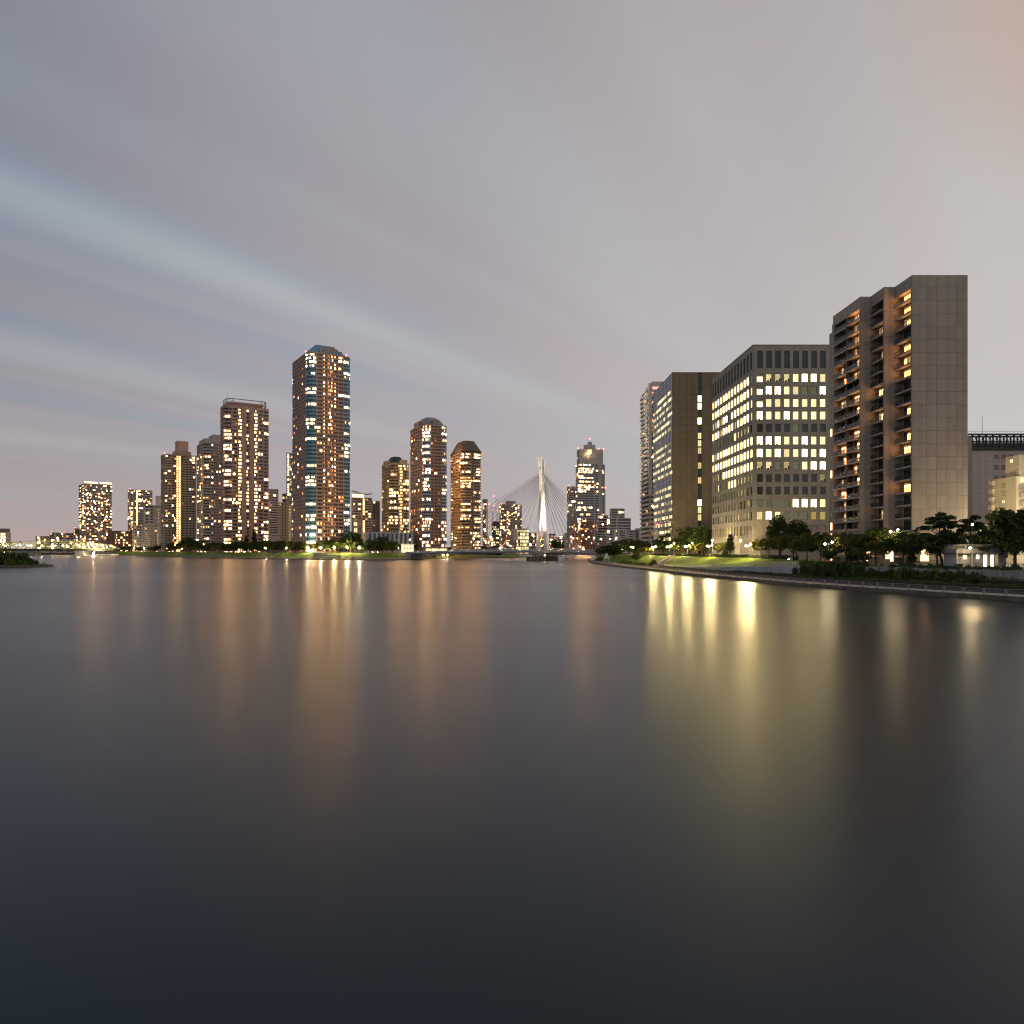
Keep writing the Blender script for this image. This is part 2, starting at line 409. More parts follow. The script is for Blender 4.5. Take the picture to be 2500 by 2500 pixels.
def leaf(mb, c, s, rg, up=0.0):
    th = rg.uniform(0, 2 * pi); ph = math.acos(rg.uniform(-1, 1)); 
    n = (sin(ph) * cos(th), sin(ph) * sin(th), cos(ph) + up)
    h = (0.3, 0.5, 0.8); e = (n[1] * h[2] - n[2] * h[1], n[2] * h[0] - n[0] * h[2], n[0] * h[1] - n[1] * h[0])
    l = sqrt(sum(x * x for x in e)) or 1; e = [x / l * s for x in e]
    ln = sqrt(sum(x * x for x in n)) or 1
    g = [(n[1] * e[2] - n[2] * e[1]) / ln, (n[2] * e[0] - n[0] * e[2]) / ln, (n[0] * e[1] - n[1] * e[0]) / ln]
    k = rg.uniform(0.45, 0.75)
    mb.poly([tuple(c[i] + e[i] for i in range(3)), tuple(c[i] + g[i] * k for i in range(3)), tuple(c[i] - e[i] for i in range(3)), tuple(c[i] - g[i] * k for i in range(3))])
def clump(mb, c, r, n, s, rg, flat=0.75):
    for _ in range(n):
        a = rg.uniform(0, 2 * pi); z = rg.uniform(-1, 1); q = sqrt(1 - z * z); d = r * rg.uniform(0.35, 1.05) ** 0.6
        leaf(mb, (c[0] + d * q * cos(a), c[1] + d * q * sin(a), c[2] + d * z * flat), s * rg.uniform(0.7, 1.3), rg)
def round_tree(seed, nc=46, nl=62, spread=0.42, base=0.26, ls=0.035):
    """10 m tree: returns trunk and crown meshes (height 10)"""
    rg = random.Random(seed); tr = MB(); cr = MB()
    top = (rg.uniform(-.3, .3), rg.uniform(-.3, .3), 5.2)
    tr.tube((0, 0, -0.6), (top[0] * .5, top[1] * .5, 2.6), 0.30, 0.22, 7); tr.tube((top[0] * .5, top[1] * .5, 2.6), top, 0.22, 0.12, 6)
    cz, rz = 10 * (base + (1 - base) / 2), 10 * (1 - base) / 2
    for i in range(nc):
        a = rg.uniform(0, 2 * pi); z = rg.uniform(-0.95, 1.0); q = sqrt(max(0, 1 - z * z * 0.92)); d = rg.uniform(0.35, 1.0) ** 0.5 * rg.uniform(0.78, 1.08)
        if z < -0.3: d *= 1.0 + 0.12 * z
        c = (spread * 10 * q * d * cos(a), spread * 10 * q * d * sin(a), cz + rz * z * min(d, 1) * 0.88)
        clump(cr, c, rg.uniform(0.75, 1.45), nl, 10 * ls, rg)
        if i % 4 == 0:
            s = (top[0] * .6, top[1] * .6, rg.uniform(2.2, 4.4)); tr.tube(s, (c[0] * .85, c[1] * .85, c[2]), 0.11, 0.03, 5)
    return tr.mesh('trunk', [BARK]), cr
def layered_pine(seed):
    rg = random.Random(seed); tr = MB(); cr = MB(); x = y = 0; z = -0.6; pts = [(0, 0, -0.6)]
    for k in range(6):
        x += rg.uniform(-.5, .5); y += rg.uniform(-.4, .4); z += 1.72; pts.append((x, y, z))
    for k in range(6): tr.tube(pts[k], pts[k + 1], 0.30 - .04 * k, 0.26 - .04 * k, 7)
    for k in range(17):
        w = 0.42 + 0.58 * (k / 16.0); b = pts[min(6, int(w * 6))]; a = k * 2.4 + rg.uniform(-.4, .4); L = (1.12 - w) * 4.6 + 0.6
        c = (b[0] + cos(a) * L, b[1] + sin(a) * L, 10 * w - 0.5 + rg.uniform(-.3, .3))
        tr.tube(b, c, 0.10, 0.04, 5)
        for _ in range(5):
            clump(cr, (c[0] + rg.uniform(-.9, .9), c[1] + rg.uniform(-.9, .9), c[2] + rg.uniform(0, .35)), rg.uniform(.65, 1.0), 52, 0.24, rg, 0.45)
    return tr.mesh('trunk', [BARK]), cr
def cone_tree(seed):
    rg = random.Random(seed); tr = MB(); cr = MB(); tr.tube((0, 0, -0.6), (0, 0, 9.6), 0.24, 0.03, 7)
    for k in range(60):
        w = rg.uniform(0.1, 1.0); a = rg.uniform(0, 2 * pi); L = (1.02 - w) * 2.6 * rg.uniform(.6, 1.05)
        clump(cr, (cos(a) * L, sin(a) * L, 10 * w - .4), 0.45 + 0.5 * (1 - w), 36, 0.26, rg, 0.8)
    return tr.mesh('trunk', [BARK]), cr
def dress(pair, ms):
    return [(pair[0], pair[1].mesh('crown', [m])) for m in ms]
T_ROUND = []
for sd_ in (11, 12, 13): T_ROUND += dress(round_tree(sd_), [LEAF, LEAFD])
T_WIDE = []
for sd_ in (21, 22, 23): T_WIDE += dress(round_tree(sd_, 44, 56, 0.66, 0.30, 0.04), [LEAFY, LEAF])
T_BALL = []
for sd_ in (31, 32): T_BALL += dress(round_tree(sd_, 70, 74, 0.44, 0.14, 0.032), [LEAFD])
T_PINE = dress(layered_pine(41), [LEAFP]) + dress(layered_pine(42), [LEAFP])
T_CONE = dress(cone_tree(51), [LEAFP])
def tree(kind, x, y, z, h, label, group=None, i=0, name='broadleaf_tree', wide=1.0):
    tk, ck = kind[i % len(kind)]
    th = Thing(name, (x, y, z), label, 'tree', group, (h / 10 * wide, h / 10 * wide, h / 10), R.uniform(0, 6.28))
    for n, me in (('trunk', tk), ('crown', ck)):
        o = bpy.data.objects.new(n, me); COL.objects.link(o); o.parent = th.o
    return th
# bushes: three shared meshes, about 2 m across
def bush_mesh(seed, m, n=26):
    rg = random.Random(seed); b = MB()
    for _ in range(n):
        a = rg.uniform(0, 2 * pi); d = sqrt(rg.uniform(0, 1)); z = sqrt(max(0, 1 - d * d)) * rg.uniform(.55, 1)
        clump(b, (d * cos(a) * .85, d * sin(a) * .85, z * .85), rg.uniform(.22, .36), 46, 0.085, rg)
    return b.mesh('leaves', [m])
BUSH = [bush_mesh(61, LEAFD), bush_mesh(62, LEAF), bush_mesh(63, LEAFY)]
def bush(x, y, z, rx, rz, label, group=None, i=0, name='bush', cat='bush'):
    o = bpy.data.objects.new(name, BUSH[i % 3]); COL.objects.link(o); o.location = (x, y, z)
    o.scale = (rx, rx, rz); o.rotation_euler = (0, 0, R.uniform(0, 6)); return tag(o, label, cat, group)
def hedge(pts, w, h, label, m, dens=9, ls=0.16, name='hedge', wob=0.15):
    """clipped hedge along a line: leaves through its outer layer over a dark twiggy core"""
    rg = random.Random(len(pts) + int(pts[0][1])); b = MB(); cb = MB()
    for (a, c) in zip(pts, pts[1:]):
        L = math.dist(a[:2], c[:2]); n = int(L * dens * (w + 2 * h))
        d = ((c[0] - a[0]) / L, (c[1] - a[1]) / L); nn = (d[1], -d[0])
        for _ in range(n):
            u = rg.random(); q = rg.uniform(0, w + 2 * h); e = wob * rg.uniform(-1, .6)
            hh = h * (1 + 0.10 * sin(u * 9 + a[1]))
            if q < hh: s, zz = -w / 2, q
            elif q < hh + w: s, zz = q - hh - w / 2, hh
            else: s, zz = w / 2, 2 * hh + w - q
            if zz > hh * .8: s *= 0.92
            s += e; zz = max(0.02, zz + e)
            leaf(b, (a[0] + d[0] * L * u + nn[0] * s, a[1] + d[1] * L * u + nn[1] * s, a[2] + (c[2] - a[2]) * u + zz), ls * rg.uniform(.7, 1.4), rg)
        cb.fr(a[:2], d); cb.box(0, L, -w / 2 + .18, w / 2 - .18, min(a[2], c[2]) - .2, min(a[2], c[2]) + h * .86)
    org = pts[len(pts) // 2]
    th = Thing(name, org, label, 'hedge')
    th.part(b, 'leaves', [m], stuff=True); th.part(cb, 'twigs', [SOIL])
    return th
# ------------------------------------------------------------------ towers
def parse(pat):
    out = []
    for tk in pat.split():
        mm = re.match(r'([A-Z])([\d.]+)?(?::([\d.]+))?([a-z]+)?$', tk)
        dw = {'P': 0.7, 'W': 2.2, 'B': 3.6, 'S': 1.6, 'G': 3.0, 'D': 2.2, 'X': 3.0, 'R': 2.4}[mm[1]]
        out.append((mm[1], float(mm[2] or dw), float(mm[3]) if mm[3] else None, mm[4] or ''))
    return out
def pane_mat(rg, p, fl, mode=''):
    if rg.random() > p: return 0
    if 's' in mode: return 5
    if 'o' in mode: return 3 if rg.random() < .7 else 1
    if 'y' in mode: return 4
    if 'w' in mode: return 2 if rg.random() < .75 else 1
    q = rg.random()
    return 1 if q < .58 else (2 if q < .74 else (3 if q < .92 else 4))
def facade(wl, pn, P, Q, z0, z1, nf, pat, p0, rg, wm=0, bm=1, dep=0.35, bdep=1.3, sill=0.42, head=0.12, par=0.36, sub=(2, 3), fl=0):
    """one wall plane from P to Q (outward is to the right): piers, spandrels, balconies in WL, panes in PN"""
    L = math.dist(P, Q); wl.fr(P, (Q[0] - P[0], Q[1] - P[1])); pn.fr(P, (Q[0] - P[0], Q[1] - P[1]))
    cols = parse(pat); k = L / sum(c[1] for c in cols); u = 0; fh = (z1 - z0) / nf
    for ci, (ty, w, p, mode) in enumerate(cols):
        w *= k; a, b = u, u + w; u = b; pr = p0 if p is None else p
        if 'v' in mode: wmm = 2
        else: wmm = wm
        if ty == 'P': wl.box(a, b, -bdep - .1, 0, z0, z1, wmm, 'ft' + ('l' if ci else '') + ('u' if ci < len(cols) - 1 else '')); continue
        if ty == 'X': wl.box(a, b, -.6, -0.02, z0, z1, wmm, 'f' + ('l' if ci else '') + ('u' if ci < len(cols) - 1 else '')); continue
        run = 0
        for i in range(nf):
            z = z0 + i * fh
            on = (random.Random(fl * 977 + i).random() if fl else (random.Random(int(P[0] * 10) * 31 + i).random() if 'r' in mode else rg.random())) < pr
            if ty == 'W':
                wl.box(a, b, -dep, -.04, z - fh * head * .5, z + fh * sill, wmm, 'ftb')
                za, zb = z + fh * sill, z + fh * (1 - head * .5)
                n = rg.choice(sub) if w < 3.2 else 3; n = max(1, n)
                if 'c' in mode: n = 4
                for j in range(n):
                    if 'c' in mode:
                        ua, ub = a + w * j / n, a + w * (j + 1) / n
                        if j == 1 and on: pn.quad(ua, ub, -dep, za, za + (zb - za) * .7, 1 if rg.random() < .5 else 3); pn.quad(ua, ub, -dep, za + (zb - za) * .7, zb, 0)
                        else: pn.quad(ua, ub, -dep, za, zb, 0)
                        continue
                    pn.quad(a + w * j / n, a + w * (j + 1) / n, -dep, za, zb, pane_mat(rg, 0.66, i, mode) if on else 0)
                for j in range(1, n): wl.box(a + w * j / n - .05, a + w * j / n + .05, -dep, -dep + .09, za, zb, bm, 'flu')
            elif ty == 'S':
                wl.box(a, b, -dep, -.05, z - fh * .12, z + fh * .26, wmm, 'ftb')
                wl.box(a, a + w * .12, -dep, -.05, z + fh * .26, z + fh * .88, wmm, 'fu'); wl.box(b - w * .12, b, -dep, -.05, z + fh * .26, z + fh * .88, wmm, 'fl')
                pn.quad(a, b, -dep, z + fh * .26, z + fh * .88, pane_mat(rg, pr, i, mode + 's'))
            elif ty == 'R':                              # open corridor with a lamp on the ceiling
                wl.box(a, b, -.15, 0, z, z + fh * .38, bm, 'ftbk'); wl.box(a, b, -bdep, 0, z - fh * .07, z, wmm, 'ftb')
                wl.quad(a, b, -bdep, z, z + fh, wmm)
                m_ = a + w * .5
                pn.box(m_ - .35, m_ + .35, -bdep * .6 - .2, -bdep * .6 + .2, z + fh * .82, z + fh * .9, 5 if rg.random() < pr else 0)
            elif ty == 'B':
                wl.box(a, b, -bdep, 0, z - fh * .08, z, bm, 'ftb'); wl.box(a, b, -.14, -.01, z, z + fh * par, bm, 'ftk')
                zb = z + fh * .80
                wl.quad(a, b, -bdep, zb, z + fh * .92, wmm)
                n = max(2, int(w / 1.2))
                for j in range(n):
                    ua, ub = a + w * j / n, a + w * (j + 1) / n
                    if (j == n - 1 or (j == 0 and n > 3)) and 'f' not in mode: wl.quad(ua, ub, -bdep, z, zb, wmm)
                    else: pn.quad(ua, ub, -bdep, z, zb, pane_mat(rg, 0.75, i, mode) if on else 0)
            elif ty == 'G':
                wl.box(a, b, -.12, 0, z - fh * .04, z + fh * .26, wmm, 'ftb')
                n = max(1, int(w / 1.5)); m0 = [pane_mat(rg, 0.9, i, mode) if on else 0 for _ in range(n)]
                for j in range(n): pn.quad(a + w * j / n, a + w * (j + 1) / n, -.12, z + fh * .26, z + fh * .96, m0[j])
                for j in range(1, n): wl.box(a + w * j / n - .04, a + w * j / n + .04, -.12, -.05, z + fh * .26, z + fh * .96, bm, 'flu')
            elif ty == 'D':
                wl.quad(a, b, -bdep, z, z + fh, bm); wl.box(a, b, -bdep, -bdep + .5, z - .15, z + .15, wmm, 'ftb')
                if rg.random() < pr: pn.quad(a + w * .35, a + w * .65, -bdep + .03, z + fh * .3, z + fh * .75, pane_mat(rg, 1, i, mode))
def quad4(px_c, Y, th, px_l, px_r):
    """footprint: near corner on sight line px_c at depth Y, right face turned TH; returns near, right, back, left"""
    th = radians(th); x = X(px_c, Y); kr = (px_r - CXP) / FPX; kl = (px_l - CXP) / FPX
    w = (kr * Y - x) / (cos(th) - kr * sin(th)); l = (x - kl * Y) / (sin(th) + kl * cos(th))
    C = (x, Y); Rr = (x + w * cos(th), Y + w * sin(th)); Ll = (x - l * sin(th), Y + l * cos(th))
    return C, Rr, (Rr[0] + Ll[0] - C[0], Rr[1] + Ll[1] - C[1]), Ll
def lerp(a, b, w): return (a[0] + (b[0] - a[0]) * w, a[1] + (b[1] - a[1]) * w)
def rounded(q, r, seg):
    """footprint with cut or rounded corners; returns polygon and, for each edge, 'C' (corner) or the index of the side"""
    pts, kinds = [], []
    for i in range(4):
        a, c, b = q[i - 1], q[i], q[(i + 1) % 4]
        p = lerp(c, a, r / math.dist(a, c)); s = lerp(c, b, r / math.dist(b, c))
        arc = []
        for k in range(seg + 1):
            w = k / seg
            e, g = lerp(p, c, w), lerp(c, s, w); arc.append(lerp(e, g, w))
        pts += arc; kinds += ['C'] * seg + [i]
    return pts, kinds
def inset(pts, d):
    cx = sum(p[0] for p in pts) / len(pts); cy = sum(p[1] for p in pts) / len(pts)
    return [(p[0] + (cx - p[0]) * d, p[1] + (cy - p[1]) * d) for p in pts]
ROOFLIGHT = {}
def tower(name, label, cat, q, z0, z1, nf, right, left, M, p0=0.25, corner=None, seed=1, group=None, roof=None, roofm=None, pent=None,
          beacons=0, parapet=1.0, **kw):
    """M = [wall, trim / balcony, corner] materials; corner = (radius, segments, pattern)"""
    rg = random.Random(seed); C = q[0]
    th = Thing(name, (C[0], C[1], z0), label, cat, group)
    wl, pn, cw = MB(), MB(), MB()
    if corner: poly, kinds = rounded(q, corner[0], corner[1])
    else: poly, kinds = list(q), [0, 1, 2, 3]
    n = len(poly); fh = (z1 - z0) / nf
    for i in range(n):
        a, b = poly[i], poly[(i + 1) % n]; k = kinds[i]
        if k == 'C':
            mx, my = (a[0] + b[0]) / 2, (a[1] + b[1]) / 2
            nx, ny = (b[1] - a[1]), -(b[0] - a[0])
            vis = nx * -mx + ny * -my > -0.25 * math.hypot(nx, ny) * math.hypot(mx, my)
            if vis: facade(cw, pn, a, b, z0, z1, nf, corner[2], p0 if len(corner) < 4 else corner[3], rg, 0, 1, fl=seed * 31 + int(i // (corner[1] + 1)) + 1, **kw)
            else: cw.fr(a, (b[0] - a[0], b[1] - a[1])); cw.box(0, math.dist(a, b), -.5, -.02, z0, z1, 0, 'flu')
        elif k == 0: facade(wl, pn, a, b, z0, z1, nf, right, p0, rg, **kw)
        elif k == 3: facade(wl, pn, a, b, z0, z1, nf, left, p0, rg, **kw)
        else:
            facade(wl, pn, a, b, z0, z1, max(1, nf // 2), 'P W3 W3 P W3 W3 P', p0 * .5, rg, **kw)
    M3 = (M + [M[-1]])[:3] if len(M) < 3 else M
    th.part(wl, 'wall', M3); th.part(pn, 'window', PANES, stuff=True)
    th.part(cw, 'corner_bay', [M3[2], M3[1], M3[2]])
    rb = MB(); rb.prism(inset(poly, 0.004), z1 - fh * .2, z1 + 0.02)
    pb = MB()
    for i in range(n):
        a, b = poly[i], poly[(i + 1) % n]; pb.fr(a, (b[0] - a[0], b[1] - a[1])); pb.box(0, math.dist(a, b), -.4, .05, z1 - .3, z1 + parapet)
    th.part(rb, 'roof_slab', [ROOFG]); th.part(pb, 'parapet', [M3[0] if kw.get('pm') is None else kw['pm']])
    if roof:                                            # (inset at foot, inset at top, height)
        for j, (i0, i1, za, zb) in enumerate(roof):
            b = MB(); b.prism(inset(poly, i0), z1 + za, z1 + zb, top=inset(poly, i1)); th.part(b, 'roof' if j == 0 else 'roof_cap', [roofm or ROOFG])
    if pent:
        for (w0, w1, d0, d1, h0, h1, pmm) in pent:      # plant room in fractions of the two sides
            f = lambda a, b: lerp(lerp(q[0], q[1], a), lerp(q[3], q[2], a), b)
            b = MB(); b.prism([f(w0, d0), f(w1, d0), f(w1, d1), f(w0, d1)], z1 + h0, z1 + h1); th.part(b, 'plant_room', [pmm])
    for j in range(beacons):
        c = lerp(poly[(j * n // 4 + (1 if j else 0)) % n], poly[0], .03)
        b = MB(); b.tube((c[0], c[1], z1), (c[0], c[1], z1 + 2.2), .08, k=4); b.ball((c[0], c[1], z1 + 2.6), .55, k=6, rings=4); th.part(b, 'beacon', [RED])
    th.poly = poly; th.z1 = z1; th.q = q
    return th
def dormer(th, side, c, w, h, d, zb, M, GM, steps=((1, 1),)):
    """a framed dormer standing on the eaves: side 0 the right face, 3 the left; c and w along it in metres"""
    q = th.q; a, b = (q[0], q[1]) if side == 0 else (q[3], q[0])
    fb, gb = MB(), MB()
    for m_ in (fb, gb): m_.fr(a, (b[0] - a[0], b[1] - a[1]))
    for (kw, kh) in steps:
        ww, hh = w * kw / 2, h * kh
        fb.box(c - ww, c + ww, -d, -.2, zb + hh - .8, zb + hh); fb.box(c - ww, c - ww + .9, -d, -.2, zb, zb + hh - .8); fb.box(c + ww - .9, c + ww, -d, -.2, zb, zb + hh - .8)
    ww = w / 2
    gb.box(c - ww * steps[0][0] + .9, c + ww * steps[0][0] - .9, -d + .1, -.6, zb, zb + h * steps[0][1] - .8)
    for (k0, h0), (k1, h1) in zip(steps, steps[1:]):
        gb.box(c - ww * k1 + .9, c - ww * k0 - .002, -d + .1, -.6, zb, zb + h * h1 - .8); gb.box(c + ww * k0 + .002, c + ww * k1 - .9, -d + .1, -.6, zb, zb + h * h1 - .8)
    o = th.part(fb, 'dormer', [M]); th.part(gb, 'pane', [GM], parent=o)
def W_(n, r, g, b, **k): return mat(n, (r, g, b), 0.8, 0.12, 0.12, streak=True, **k)
BROWN = W_('tile_brown', .45, .275, .205); BLUE = W_('panel_blue', .15, .36, .48); PINKBR = W_('tile_rosy_brown', .45, .295, .25)
GREYBL = W_('panel_pale_grey', .38, .40, .45); BEIGE = W_('tile_beige', .42, .34, .21); UMBER = W_('tile_umber', .36, .28, .205)
TAUPE = W_('render_taupe', .43, .35, .275); GREYW = W_('render_grey', .42, .40, .375); OFFW = W_('render_off_white', .58, .54, .49)
CHAR = W_('panel_charcoal', .17, .155, .14); RUST = W_('tile_rust', .30, .12, .065); SAND = W_('render_sand', .52, .43, .30)
ROOFBLUE = mat('roof_blue_metal', (.10, .23, .31), .4, .12, .3, metal=.2); ROOFGREEN = mat('roof_green_metal', (.012, .045, .03), .5, .12)
ROOFGREY = mat('roof_grey_metal', (.19, .20, .215), .4, .12, metal=.3); ROOFUMB = mat('roof_umber', (.12, .092, .07), .7, .25, 1.5, bump=.3, bscale=3)
G0 = 6.3
RC = 'residential towers of the island'
# T7 blue cornered tower, the tallest
q = quad4(752, 745, 32, 709.5, 859.5); z1 = Z(859, 745)
blue = tower('apartment_tower', 'tallest brown tower with rounded blue corners and blue hipped roof', 'tower', q, G0, z1, 52,
    'P W4.0:.10 P.6 W4.0:.95c P.6 W1.2:.6o P.3 W1.2:.65o P.3 W1.2:.6o P.6 W4.0:.7c P.6 W4.0:.2 P', 'P W:.16o P W:.10o P W:.14o P W:.05o P W:.12o P W:.12o P', [BROWN, BROWN, BLUE],
    .30, corner=(8.5, 4, 'W3:.34w P.25'), seed=71, group=RC, roof=[(.06, .60, 1.0, 14.0)], roofm=ROOFBLUE, beacons=2)
LR = math.dist(q[0], q[1]); dormer(blue, 0, LR * .52, LR * .50, 7.8, 9, z1 + .8, PINKBR, ROOFBLUE, ((.33, 1), (.62, .78), (1, .52)))
# T6 rosy brown tower with the open frame on its roof
q = quad4(549, 905, 34, 534.5, 660); z1 = Z(993, 905)
rosy = tower('apartment_tower', 'rosy brown tower with two lit stair window columns and open roof frame', 'tower', q, G0, z1, 40,
    'P.5 W1.3:.12 W1.3:.18 P W1.6:.95s P2 P.5 B2.3:.62s P.5 P2 W1.6:.95s P W1.3:.2 W1.3:.2 P.5', 'P W:.08o P W:.1o P W:.05o P W:.1o P', [PINKBR, PINKBR, PINKBR],
    .28, corner=(8, 3, 'B4.6:.38wf'), seed=61, group=RC, parapet=3.0, par=.3)
fb = MB(); pp = inset(rosy.poly, .12)
for i in range(len(pp)):
    a, b = pp[i], pp[(i + 1) % len(pp)]
    for z in (6, 11.5): fb.tube((a[0], a[1], z1 + z), (b[0], b[1], z1 + z), .55, k=4)
    fb.tube((a[0], a[1], z1), (a[0], a[1], z1 + 11.5), .45, k=4)
rosy.part(fb, 'roof_frame', [PINKBR])
b = MB(); b.prism(inset(q, .28), z1, z1 + 8.5); rosy.part(b, 'plant_room', [PINKBR])
b = MB(); c = pp[0]; b.tube((c[0], c[1] + 4, z1), (c[0], c[1] + 4, z1 + 22), .25, .06, 5); rosy.part(b, 'antenna', [DARKST])
# T5 pale grey tower between them
q = quad4(497, 990, 34, 478, 548); z1 = Z(1082, 990)
tower('apartment_tower', 'pale grey tower with curved corner balconies half hidden behind rosy tower', 'tower', q, G0, z1, 37, 'P B4:.12 P B4:.2 P B4:.15 P B4:.12 P', 'P W:.35s P W:.25 P W:.3 P', [TAUPE, GREYW, GREYW],
    .16, corner=(7, 3, 'B3.4:.28f'), seed=51, group=RC, pent=[(.12, .95, .15, .9, 0, 8, GREYW), (.55, .95, .3, .8, 8, 15, TAUPE)], parapet=2)
# T4 dark tower with the two stair columns
q = quad4(402, 1045, 36, 392.7, 479.5); z1 = Z(1110, 1045)
stair = tower('apartment_tower', 'dark tower with double column of yellow stair windows and roof hut', 'tower', q, G0, z1, 39,
    'P B3.4:.25 B3.4:.12 P.5 W2:.18 W2:.14 P.5 S2:1 P.4 S2:1 P W1.6:.06 B3.4:.05 B3.4:.05 P.4 B3.4:.08 B3.4:.12 P', 'B3:.2 P B3:.1 P B3:.1', [UMBER, TAUPE, TAUPE],
    .1, seed=41, group=RC, pent=[(.34, .86, .2, .8, 0, 7, UMBER), (.42, .78, .25, .75, 7, 22, PINKBR)], beacons=1, parapet=1.5)
# T9 green roof
q = quad4(955, 850, 28, 927.5, 1003); z1 = Z(1133, 850)
grn = tower('apartment_tower', 'beige tower with dark green hipped roof', 'tower', q, G0, z1, 29, 'P.7 W2:.2 P W2:.65s P S2.6:.9y P W2:.7s P W2:.2 P', 'P.8 W:.12 P.8 W:.08 P.8 W:.08 P.8 W:.1 P.8 W:.1 P.8', [BEIGE, BEIGE, BEIGE],
    .3, corner=(9, 3, 'W3:.5 P.25'), seed=91, group=RC, roof=[(.22, .62, 1.0, 10.5)], roofm=ROOFGREEN, parapet=2.2)
LR = math.dist(q[0], q[1]); dormer(grn, 0, LR * .66, LR * .34, 5.0, 7, z1 + .8, OFFW, TAUPE, ((1, 1),)); LL = math.dist(q[3], q[0]); dormer(grn, 3, LL * .45, LL * .30, 5.0, 7, z1 + .8, OFFW, TAUPE, ((1, 1),))
# T10 grey roof
q = quad4(1036, 760, 26, 997.6, 1094.8); z1 = Z(1037, 760)
gry = tower('apartment_tower', 'brown tower with pale rounded corners and grey hipped roof', 'tower', q, G0 + 5, z1, 37, 'P.7 B3.4:.2 P.6 B3.4:.12 P.6 B3.4:.26 P.7', 'P W:.12o P W:.2o P W:.12 P W:.1o P W:.15 P', [BROWN, BROWN, GREYBL],
    .5, corner=(7, 3, 'W3:.55w P.22'), seed=101, group=RC, roof=[(.10, .36, 1.0, 7.5), (.36, .60, 7.5, 11.0)], roofm=ROOFGREY)
LR = math.dist(q[0], q[1]); dormer(gry, 0, LR * .5, LR * .26, 5.6, 7, z1 + .8, BROWN, ROOFGREY, ((1, 1),)); LL = math.dist(q[3], q[0]); dormer(gry, 3, LL * .5, LL * .30, 5.6, 7, z1 + .8, BROWN, ROOFGREY, ((1, 1),))
b = MB(); b.prism(inset(gry.poly, -.03), G0, G0 + 4.99); gry.part(b, 'podium', [TAUPE])
pb = MB(); pb.fr(q[0], (q[1][0] - q[0][0], q[1][1] - q[0][1]))
for k in range(8): pb.box(2 + k * 2.9, 3.9 + k * 2.9, .9, .98, G0 + 1.8, G0 + 3.9, 0)
gry.part(pb, 'lobby_window', [STAIR])
# T11 brown with the wide hipped hat
q = quad4(1128, 800, 22, 1095, 1180); z1 = Z(1105, 800)
hat = tower('apartment_tower', 'umber banded balcony tower with wide overhanging brown roof', 'tower', q, G0, z1, 34, 'P.3 B3:.25 B2.4:.12 P.4 D2.6:0 P.4 B3:.16 B3:.2 B3:.35 P.3', 'B3:.12 P.3 B3:.18 P.3 B3:.18 P.3 B3:.12', [UMBER, UMBER, UMBER],
    .22, corner=(10, 3, 'B4:.45f'), seed=111, group=RC, roof=[(-.035, -.035, 1.8, 2.4), (-.035, .45, 2.4, 15.0)], roofm=ROOFUMB, par=.4)
b = MB(); b.prism(inset(hat.poly, .1), z1, z1 + 1.8); hat.part(b, 'roof_neck', [CHAR])
# ------------------------------------------------------------------ the towers and blocks further off
def simple(name, label, cat, px_l, px_r, py, Y, nf, pat, M, p0, seed, th=10, frac=.15, left=None, z0=4.0, **k):
    """px_l..px_r: the silhouette; frac of it is the left face"""
    th += max(0, math.degrees(math.atan((CXP - px_l) / FPX)))
    q = quad4(px_l + (px_r - px_l) * frac, Y, th, px_l, px_r)
    return tower(name, label, cat, q, z0, Z(py, Y), nf, pat, left or 'P W P W P', M, p0, seed=seed, **k)
tw = simple('apartment_tower', 'far pair of joined dark towers with glowing light strips on the roof', 'tower', 192.5, 273, 1183, 1500, 44,
    'B3:.6f P.3 W2:.25 W2:.35 W2:.2 W2:.5 P.3 W2:.3 W2:.25 W2:.4 W2:.3 W2:.25 P.6 D4:.25 P.6 W2:.45 W2:.25 W2:.3 P.3 W2:.25 W2:.4 W2:.3 W2:.25 P.3 B3:.6f', [TAUPE, GREYW, TAUPE], .3, 21, group='far towers', parapet=2.0, left='B3:.5 P B3:.5', sub=(1, 2))
for a, b_ in ((0, .5), (.56, 1)):
    g = MB(); A, B_ = lerp(tw.q[0], tw.q[1], a), lerp(tw.q[0], tw.q[1], b_); g.fr(A, (B_[0] - A[0], B_[1] - A[1])); L = math.dist(A, B_)
    g.box(0, L, -3, -.5, tw.z1 + 1.5, tw.z1 + 6.5); o = tw.part(g, 'roof_screen', [TAUPE])
    g = MB(); g.fr(A, (B_[0] - A[0], B_[1] - A[1])); g.box(.5, L - .5, -.45, -.1, tw.z1 + 3.4, tw.z1 + 6.4); tw.part(g, 'light_strip', [glow('roof_glow', (1.0, .66, .36), 3.5)], parent=o)
simple('apartment_tower', 'far pale tower with one continuous lit column and two red beacons', 'tower', 312, 372, 1196, 1400, 36, 'B3:.6 P.3 W1.6:.3 P.2 S1.4:.95 P.3 W2:.3 W2:.3 W2:.2 P.3 W2:.25 W2:.3 P.3 B2:.7', [TAUPE, GREYW], .3, 22, frac=.1, group='far towers', beacons=2)
simple('apartment_block', 'grey slab block with pale crown left of dark stair tower', 'building', 350, 394, 1234, 1200, 15, 'P B4:.05 B4:.05 P D1.5 R4:1 P', [GREYW, GREYW], .05, 23, frac=.05, z0=6)
simple('apartment_block', 'narrow pale block rising behind the grey slab', 'building', 380, 400, 1212, 1260, 20, 'X P X W1.2:.1', [OFFW, OFFW], .05, 24, frac=.1, z0=6)
